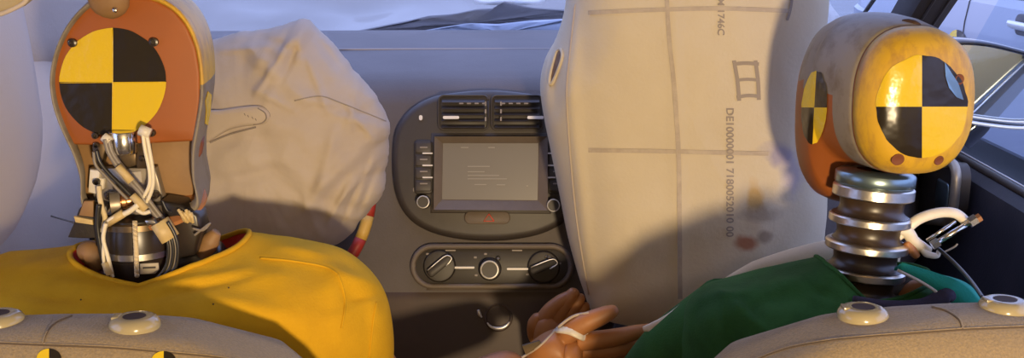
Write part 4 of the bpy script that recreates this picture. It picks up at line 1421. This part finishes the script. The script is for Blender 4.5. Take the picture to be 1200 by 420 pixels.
for k in range(13):
    p = at(158 + k * 0.2, 261 + 5 * k, 1.0685)
    lathe('cord_twist', [(0.0022, -0.0009), (0.0033, 0), (0.0022, 0.0009)], p, (0.7, 0.2, 1), M['braid'], neck, seg=8)
ntree = bvh(neck)
LP = [(164, 309), (184, 308), (185, 316), (181, 320), (164, 321)]
lp = [hit(ntree, x, y, 0.0022, 1.075) for x, y in LP]
prism('white_label', lp, 0.0012, M['label'], neck)
prism('label_print', [hit(ntree, x, y, 0.003, 1.075) for x, y in ((167, 312.5), (181, 312), (181, 314), (167, 314.5))], 0.0005, M['ink'], neck)
# clamp glint
prism('clamp_block', [at(x, y, 1.074) for x, y in ((169, 259), (180, 258), (184, 263), (172, 265))], 0.006, M['alu'], neck, bevel=0.001)

# black webbing flaps and brown shelf
flap = [(108, 236), (111, 256), (113, 280), (95, 280), (79, 279), (86, 262), (92, 246), (100, 236)]
fl = prism('webbing_flap', [at(x, y, 1.10) for x, y in flap], 0.02, M['black_cloth'], d1, bevel=0.002, label='black webbing flap')
prism('flap_edge', [at(x, y, 1.096) for x, y in ((86, 254), (108, 258), (109, 264), (88, 261))], 0.005, M['heat_shrink'], fl, bevel=0.001)
prism('flap_patch', [at(x, y, 1.097) for x, y in ((98, 236), (109, 236), (110, 255), (92, 253))], 0.004, M['tan'], fl, bevel=0.001)
lathe('collar_shelf', [(0, 0.004), (0.036, 0.0035), (0.042, 0.001), (0.042, -0.003), (0.03, -0.006), (0, -0.006)], at(196, 240, 1.125), (-0.15, -0.35, 1), M['vinyl'], d1)
blk = [(188, 236), (212, 240), (232, 252), (236, 270), (228, 300), (205, 305), (198, 282), (190, 258)]
bk = prism('neck_bracket', [at(x, y, 1.095) for x, y in blk], 0.03, M['rubber'], d1, bevel=0.004)
for k in range(6):
    a = 0.4 + k * 0.5
    tube('tie_bundle', [at(209 + 3 * k, 246 + (k % 3) * 2, 1.089), at(213 + 2.4 * k, 252 + (k % 2) * 3, 1.086), at(216 + 2 * k, 259 + (k % 3), 1.089)], 0.0018, M['heat_shrink'], bk, seg=6)
blk = [(108, 236), (125, 240), (128, 262), (122, 285), (112, 290), (105, 262)]
prism('neck_bracket', [at(x, y, 1.10) for x, y in blk], 0.03, M['rubber'], d1, bevel=0.004)
prism('neck_bracket', [at(x, y, 1.115) for x, y in ((120, 234), (195, 234), (205, 262), (118, 262))], 0.03, M['rubber'], d1, bevel=0.004)
# tan clavicle pads
for pts in (((97, 300, 0.010), (104, 297, 0.014), (112, 302, 0.014), (118, 315, 0.010)), ((236, 306, 0.006), (241, 294, 0.010), (247, 282, 0.010), (254, 272, 0.005))):
    tube('clavicle_pad', [at(x, y, 1.12) for x, y, r in pts], [r for x, y, r in pts], M['tan'], d1, seg=16)
for pts in (((205, 320, 0.02), (222, 306, 0.022), (240, 305, 0.02), (262, 298, 0.015)),):
    tube('dark_lining', [at(x, y, 1.13) for x, y, r in pts], [r for x, y, r in pts], M['rubber'], d1, seg=14)
lathe('neck_base', [(0, 0.02), (0.05, 0.018), (0.075, 0.005), (0.08, -0.03), (0, -0.04)], at(165, 340, 1.125), (0, 0, 1), M['rubber'], d1)

# right hand of the driver dummy, palm with five fingers, reaching to the passenger side
W0 = at(612, 426, 1.30)
HN = [(W0, (0.028, 0.020)), (at(640, 414, 1.30), (0.033, 0.018)), (at(662, 407, 1.295), (0.036, 0.017)), (at(684, 408, 1.292), (0.030, 0.014)),
      # thumb
      (at(660, 396, 1.290), 0.015), (at(676, 383, 1.285), 0.0145), (at(697, 374, 1.283), 0.0135), (at(716, 366, 1.283), 0.011), (at(725, 362, 1.284), 0.006)]
HE = [(0, 1), (1, 2), (2, 3), (1, 4), (4, 5), (5, 6), (6, 7), (7, 8)]
hand = skin('hand', HN, HE, M['vinyl'], d1)
hand['label'] = 'brown vinyl hand with white tape'
for nm, pts in (('index_finger', [(678, 401, 1.292, 0.012), (700, 399, 1.288, 0.012), (725, 395, 1.286, 0.011), (745, 390, 1.286, 0.0095), (762, 386, 1.288, 0.007)]),
                ('middle_finger', [(682, 411, 1.30, 0.012), (710, 411, 1.298, 0.012), (735, 407, 1.298, 0.0105), (757, 402, 1.30, 0.008)]),
                ('ring_finger', [(680, 421, 1.305, 0.0115), (705, 422, 1.305, 0.0115), (730, 418, 1.306, 0.010), (748, 414, 1.308, 0.0075)]),
                ('little_finger', [(675, 431, 1.31, 0.010), (695, 433, 1.312, 0.010), (715, 430, 1.314, 0.009), (730, 427, 1.315, 0.007)])):
    P = [at(a, b, c_) for a, b, c_, r in pts]
    tube(nm, P + [P[-1] + (P[-1] - P[-2]).normalized() * 0.004], [r for *_, r in pts] + [0.002], M['vinyl'], hand, seg=14)
htree = bvh(hand)
line_on('white_tape', htree, [(653, 386), (668, 388), (685, 395), (706, 398)], 0.0060, M['white_plastic'], hand, 1.285, 0.0, flat=0.35, seg=8, label='white tape strip')
line_on('mould_seam', htree, [(611, 420), (630, 408), (645, 394), (655, 383), (672, 371), (690, 367)], 0.0018, M['bag'], hand, 1.285, 0.0)
prism('wrist_label', [at(x, y, 1.275) for x, y in ((612, 406), (632, 400), (636, 405), (616, 416))], 0.004, M['dark_metal'], hand)

# ---------------- passenger dummy, green shirt
d2 = empty('crash_dummy', (0.40, 1.2, 0.52), 'crash test dummy in green shirt with yellow capped head and ringed metal neck', 'crash dummy')
cx2 = at(1030, 330, 1.12).x
sh_l2, sh_r2 = at(870, 395, 1.14), at(1160, 425, 1.14)
el_l2 = at(775, 505, 1.21)
body(d2, cx2, sh_r2, sh_l2, Vector((sh_r2.x + 0.03, 1.25, 0.80)), el_l2, Vector((0.45, 1.45, 0.82)), at(653, 478, 1.42), M['vinyl'])
gr = [((1088, 320), (962, 304), (1020, 356), 1.125, 1.065, 1.19, 320),
      ((1118, 336), (935, 312), (1020, 362), 1.125, 1.05, 1.21, 325),
      ((1148, 354), (880, 326), (1020, 372), 1.125, 1.04, 1.23, 330),
      ((1180, 376), (838, 336), (1020, 385), 1.125, 1.03, 1.245, 345),
      ((1205, 400), (812, 352), (1020, 400), 1.13, 1.02, 1.255, 360),
      ((1220, 425), (800, 378), (1020, 425), 1.14, 1.02, 1.26, 385),
      ((1230, 460), (796, 420), (1020, 470), 1.15, 1.03, 1.265, 430),
      ((1245, 520), (800, 520), (1020, 560), 1.16, 1.06, 1.27, 520)]
fg = [(830, 338, 880, 372, 0.006, 10), (800, 385, 830, 350, -0.006, 8), (860, 340, 950, 330, 0.004, 9), (880, 360, 960, 345, -0.004, 9), (812, 360, 800, 400, 0.006, 7), (840, 345, 850, 400, 0.006, 6), (870, 350, 900, 380, -0.006, 7), (905, 325, 960, 350, 0.005, 6), (820, 350, 870, 345, 0.005, 5), (930, 335, 985, 352, -0.005, 6)]
gs, gneck = shirt('shirt', gr, d2, M['green_shirt'], folds=fg, n=160, wr=0.007)
V, Fc = tube_geo(gneck + gneck[:2], 0.0024, 8)
mk('neckline_hem', V, Fc, M['green_shirt'], gs)
# sleeve hanging over the upper arm
P = [at(858, 375, 1.14), at(824, 395, 1.17), at(792, 415, 1.20), at(768, 438, 1.22), at(750, 458, 1.24)]
V, Fc = tube_geo(catmull(P, 8), [0.05 - 0.0004 * k for k in range(33)], 28)
V = [v + Vector((0, -1, 0.5)).normalized() * 0.006 * turb(v, 18) for v in V]
slv = mk('sleeve', V, Fc, M['green_shirt'], d2)
# window side of the green shirt, blue window light painted in as teal
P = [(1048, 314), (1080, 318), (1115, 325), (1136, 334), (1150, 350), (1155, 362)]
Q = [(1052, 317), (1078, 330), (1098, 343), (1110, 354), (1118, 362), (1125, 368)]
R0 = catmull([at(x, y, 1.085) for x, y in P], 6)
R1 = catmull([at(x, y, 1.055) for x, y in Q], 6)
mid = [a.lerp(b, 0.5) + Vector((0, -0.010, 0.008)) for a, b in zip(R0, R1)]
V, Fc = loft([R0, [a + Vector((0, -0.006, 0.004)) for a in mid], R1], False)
tc_ = mk('blue_lit_shirt', V, Fc, M['shirt_blue_lit'], d2, label='shirt cloth at the collar with blue window light painted in teal')
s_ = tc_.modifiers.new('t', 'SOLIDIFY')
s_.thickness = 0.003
tube('blue_lit_shirt_hem', R1, 0.0016, M['label'], tc_, smooth_n=0)
P = [at(x, y, 1.055) for x, y in ((1000, 350), (1040, 358), (1080, 357), (1108, 347), (1114, 352))]
tube('knit_collar', P, [0.003, 0.005, 0.006, 0.009, 0.005], M['navy_cloth'], d2, seg=12)

# neck: rubber segments between metal discs
na, nb = at(1026, 205, 1.135), at(1008, 346, 1.125)
nax = (na - nb).normalized()


def nring(py):
    t = (py - 205) / (346 - 205)
    return na.lerp(nb, t)


pxm = 0.00089
neck2 = lathe('neck_core', [(0, 0.0), (0.026, 0.0), (0.026, (na - nb).length), (0, (na - nb).length)], nb, nax, M['rubber_brown'], d2)


def disc(py, hpx, rpx, m_, name='neck_disc'):
    c_ = nring(py)
    h, r = hpx * pxm, rpx * pxm
    return lathe(name, [(0.02, h / 2 + 0.003), (r * 0.9, h / 2 + 0.002), (r * 0.98, h / 2), (r, h / 2 - 0.001), (r, -h / 2 + 0.001), (r * 0.98, -h / 2), (r * 0.9, -h / 2 - 0.001), (0.02, -h / 2 - 0.002)], c_, nax, M[m_], neck2, seg=56)


disc(209, 14, 46.5, 'alu_teal', 'neck_plate')
disc(224, 13, 47.5, 'alu', 'neck_plate')
disc(256.5, 9, 48, 'alu')
disc(287, 9, 48.5, 'alu')
disc(318, 9, 49, 'alu')
for y0, y1 in ((231, 252), (261, 283), (291, 313), (323, 346)):
    c_ = nring(y1)
    h = (y1 - y0) * pxm
    r = 38 * pxm
    lathe('rubber_segment', [(0.02, h), (r * 1.02, h), (r * 0.99, h * 0.8), (r * 0.97, h * 0.5), (r * 1.0, h * 0.3), (r * 1.1, h * 0.12), (r * 1.2, 0.001), (0.02, 0)], c_, nax, M['rubber_brown'], neck2, seg=48)
lathe('neck_base', [(0, 0.0), (0.05, 0.0), (0.055, -0.006), (0.055, -0.02), (0, -0.02)], nring(342), nax, M['rubber'], d2)
tube('dark_lining', [at(x, y, 1.15) for x, y in ((960, 330), (1000, 345), (1060, 345), (1100, 345))], [0.02, 0.03, 0.03, 0.02], M['rubber'], d2, seg=14)
tube('clavicle_pad', [at(x, y, 1.125) for x, y in ((1055, 352), (1075, 340), (1090, 348))], [0.008, 0.012, 0.008], M['vinyl'], d2, seg=14)

# head
A = math.radians(13)
bdir = Vector((math.sin(A), -math.cos(A), 0))
rdir = Vector((math.cos(A), math.sin(A), 0))
# slight nod and roll
ROLL = math.radians(-1.5)
zdir = (Vector((0, 0, 1)) + rdir * math.sin(ROLL)).normalized()
HC2 = at(1031, 108, 1.15)


def sect(s, wd_, zt, zb, n=72, ex=2.5, xo=0.0):
    out_ = []
    wd_, zt, zb = wd_ * 0.825, zt * 0.90, zb * 0.94
    zc, hz_ = (zt + zb) / 2, (zt - zb) / 2
    for k in range(n):
        a = 2 * math.pi * k / n
        c_, s__ = math.cos(a), math.sin(a)
        x = wd_ * math.copysign(abs(c_) ** (2 / ex), c_)
        z = zc + hz_ * math.copysign(abs(s__) ** (2 / ex), s__)
        out_.append(HC2 + rdir * (x + xo) + zdir * z + bdir * s)
    return out_


capsec = [(0.098, 0.001, 0.001, -0.001), (0.0975, 0.02, 0.022, -0.02), (0.095, 0.045, 0.05, -0.05), (0.089, 0.061, 0.067, -0.066), (0.078, 0.070, 0.077, -0.0755), (0.064, 0.0745, 0.082, -0.079), (0.054, 0.0755, 0.0835, -0.080), (0.051, 0.072, 0.08, -0.077)]
skinsec = [(0.0525, 0.071, 0.079, -0.076), (0.0515, 0.0755, 0.0835, -0.080), (0.047, 0.0775, 0.0855, -0.081), (0.02, 0.080, 0.0905, -0.082), (-0.01, 0.081, 0.092, -0.083), (-0.022, 0.0805, 0.0915, -0.09), (-0.029, 0.080, 0.091, -0.128),
           (-0.036, 0.079, 0.090, -0.137), (-0.05, 0.077, 0.087, -0.141), (-0.07, 0.072, 0.079, -0.142), (-0.088, 0.062, 0.066, -0.139), (-0.1, 0.047, 0.048, -0.132), (-0.107, 0.026, 0.02, -0.118), (-0.109, 0.001, -0.03, -0.032)]
head2 = mk('head', *loft([sect(*q) for q in skinsec], True, False, True), None, d2, label='grey and orange vinyl head skin', mats=[M['skin_gray'], M['orange']], midx=None)
# orange bare vinyl below the temple, grey above, split along a ragged line
for p in head2.data.polygons:
    c_ = head2.matrix_world @ p.center
for p in head2.data.polygons:
    w_ = p.center + wloc(head2) - HC2
    s_v, z_v = w_.dot(bdir), w_.z
    lim = -0.004 + 0.012 * noise.noise(Vector((s_v * 40, z_v * 10, 3))) + (0.6 * max(0, -0.03 - s_v))
    if z_v < lim and s_v < 0.012:
        p.material_index = 1
for nm, (x_, z_, s_v, r_) in {'nose': (0, -0.035, -0.112, 0.014), 'chin': (0, -0.112, -0.1, 0.016)}.items():
    c_ = HC2 + zdir * z_ + bdir * s_v
    tube(nm, [c_ + zdir * 0.03 - bdir * -0.004, c_ + zdir * 0.005 - bdir * 0.006, c_ - zdir * 0.01], [r_ * 0.5, r_, r_ * 0.7], M['orange'], head2, seg=12)
for s in (-1, 1):
    c_ = HC2 + rdir * s * 0.024 + zdir * 0.008 - bdir * 0.094
    tube('brow', [c_ - rdir * 0.012, c_ + zdir * 0.003, c_ + rdir * 0.012], 0.004, M['skin_gray'], head2)
tube('lips', [HC2 + rdir * x - bdir * (0.108 - abs(x) * 0.2) - zdir * 0.068 for x in (-0.024, 0, 0.024)], 0.005, M['orange'], head2)
cap = mk('skull_cap', *loft([sect(*q) for q in capsec], True, True, False), M['cap_yellow'], head2, label='worn yellow painted skull cap')
capt = bvh(cap)
sticker('marker_sticker', capt, 1080, 125, 53, 60, head2, 1.06, rag=0.03, label='round yellow and black quadrant sticker, torn at the edges')
h2t = bvh(head2)
TPs = [(1106, 73), (1113, 84), (1122, 98), (1128, 117), (1120, 114), (1111, 103), (1107, 90)]
tp = [hit(capt, x, y, 0.0016, 1.07) for x, y in TPs]
mk('blue_grey_patch', tp + [q + Vector((0, 0.0006, 0)) for q in tp], [tuple(range(7)), tuple(range(13, 6, -1))] + [(i, (i + 1) % 7, 7 + (i + 1) % 7, 7 + i) for i in range(7)], M['alu_teal'], head2, smooth=False, label='blue grey patch on the sticker')  # blue grey metallic patch laid over the upper right of the sticker
sticker('marker_sticker', h2t, 955, 126, 15, 43, head2, 1.12, rag=0.05, shear=0.06, label='oval looking yellow and black quadrant sticker on the temple')
for x, y, r in ((1052, 187, 0.0055), (1100, 188, 0.0045), (1124, 93, 0.0045)):
    p = hit(capt, x, y, 0.0, 1.07)
    d = capt.ray_cast(CAM, (p - CAM).normalized())[1]
    d = d if d.dot(CAM - p) > 0 else -d
    lathe('cap_bolt_hole', [(0, 0.0004), (r * 0.7, 0.0004), (r, 0.0012), (r * 1.15, 0.001), (r * 1.2, -0.001)], p, d, M['hole_rust'], cap, seg=20)
p = [hit(h2t, x, y, -0.0005, 1.1) for x, y in ((1057, 24), (1064, 25), (1072, 27), (1079, 29))]
tube('skin_slot', p, [0.0012, 0.0032, 0.0032, 0.0012], M['hole'], head2, seg=8)
V, Fc = tube_geo([q for q in sect(0.0535, 0.0745, 0.0825, -0.0795)] + sect(0.0535, 0.0745, 0.0825, -0.0795)[:2], 0.0012, 6)
mk('cap_joint', V, Fc, M['hole_rust'], head2)

# white shoulder clamp with steel turnbuckle and cable
cl = tube('shoulder_clamp', [at(x, y, 1.12) for x, y in ((1040, 284), (1056, 274), (1075, 258), (1098, 250), (1118, 250), (1130, 258), (1133, 264))], 0.0058, M['white_plastic'], d2, seg=10, flat=0.8, label='white plastic clamp with steel turnbuckle')
tube('clamp_arm', [at(x, y, 1.118) for x, y in ((1046, 268), (1056, 269), (1064, 273), (1071, 283), (1082, 291), (1090, 294))], [0.006, 0.0065, 0.007, 0.0065, 0.006, 0.004], M['white_plastic'], cl, seg=10)
tube('turnbuckle_rod', [at(1094, 287, 1.11), at(1140, 259, 1.11)], 0.0030, M['steel'], cl, smooth_n=0, seg=12)
tube('turnbuckle_rod', [at(1086, 282, 1.112), at(1120, 260, 1.112)], 0.0018, M['steel'], cl, smooth_n=0, seg=10)
for (x, y, r) in ((1140, 259, 0.0062), (1145, 257, 0.005), (1096, 286, 0.0055)):
    c_ = at(x, y, 1.109)
    d = (at(1140, 259, 1.11) - at(1094, 287, 1.11)).normalized()
    lathe('hex_nut', [(0, -0.004), (r, -0.004), (r, 0.004), (0, 0.004)], c_, d, M['steel'] if x != 1145 else M['copper'], cl, seg=6)
tube('frayed_tip', [at(x, y, 1.116) for x, y in ((1062, 284), (1068, 293), (1075, 301))], [0.004, 0.006, 0.004], M['vinyl'], cl, seg=7)
tube('frayed_tip', [at(x, y, 1.113) for x, y in ((1080, 291), (1086, 298), (1098, 300), (1100, 294))], [0.003, 0.004, 0.003, 0.002], M['white_plastic'], cl, seg=7)
tube('black_cable', [at(x, y, Y) for x, y, Y in ((1100, 292, 1.11), (1120, 310, 1.08), (1138, 330, 1.03), (1152, 350, 0.98))], 0.002, M['wire_black'], cl)
tube('thin_cable', [at(x, y, Y) for x, y, Y in ((1106, 296, 1.108), (1118, 290, 1.108), (1122, 286, 1.108))], 0.001, M['label'], cl)
tube('clamp_strut', [at(1050, 282, 1.122), at(1034, 296, 1.13)], 0.007, M['dark_metal'], cl, smooth_n=0)

# left hand of the passenger dummy and the white strap
P0 = at(650, 432, 1.43)
g_h = skin('hand', [(at(652, 474, 1.425), (0.026, 0.022)), (P0, (0.03, 0.02)), (at(650, 405, 1.44), (0.036, 0.018)), (at(648, 385, 1.445), (0.034, 0.017)), (at(655, 370, 1.45), (0.026, 0.014))], [(0, 1), (1, 2), (2, 3), (3, 4)], M['vinyl'], d2)
g_h['label'] = 'brown vinyl hand resting against the airbag'
for nm, pts in (('index_finger', [(636, 376, 0.012), (646, 364, 0.012), (658, 354, 0.011), (668, 347, 0.008)]), ('middle_finger', [(650, 376, 0.012), (660, 362, 0.012), (668, 350, 0.011), (674, 342, 0.008)]),
                ('ring_finger', [(662, 380, 0.012), (670, 366, 0.0115), (676, 355, 0.010), (681, 348, 0.007)]), ('little_finger', [(670, 386, 0.010), (677, 374, 0.010), (683, 364, 0.009), (687, 358, 0.006)]),
                ('thumb', [(634, 402, 0.012), (628, 392, 0.012), (627, 380, 0.011), (632, 371, 0.008)])):
    P = [at(a, b, 1.445) for a, b, r in pts]
    tube(nm, P + [P[-1] + (P[-1] - P[-2]).normalized() * 0.004], [r for *_, r in pts] + [0.002], M['vinyl'], g_h, seg=12)
tube('white_strap', [at(x, y, Y) for x, y, Y in ((754, 386, 1.20), (766, 383, 1.19), (785, 373, 1.175), (806, 357, 1.165), (818, 350, 1.165))], [0.003, 0.0052, 0.0055, 0.0055, 0.005], M['white_plastic'], d2, seg=10, flat=0.35, updir=(0, 0, 1), label='white strap at the sleeve')
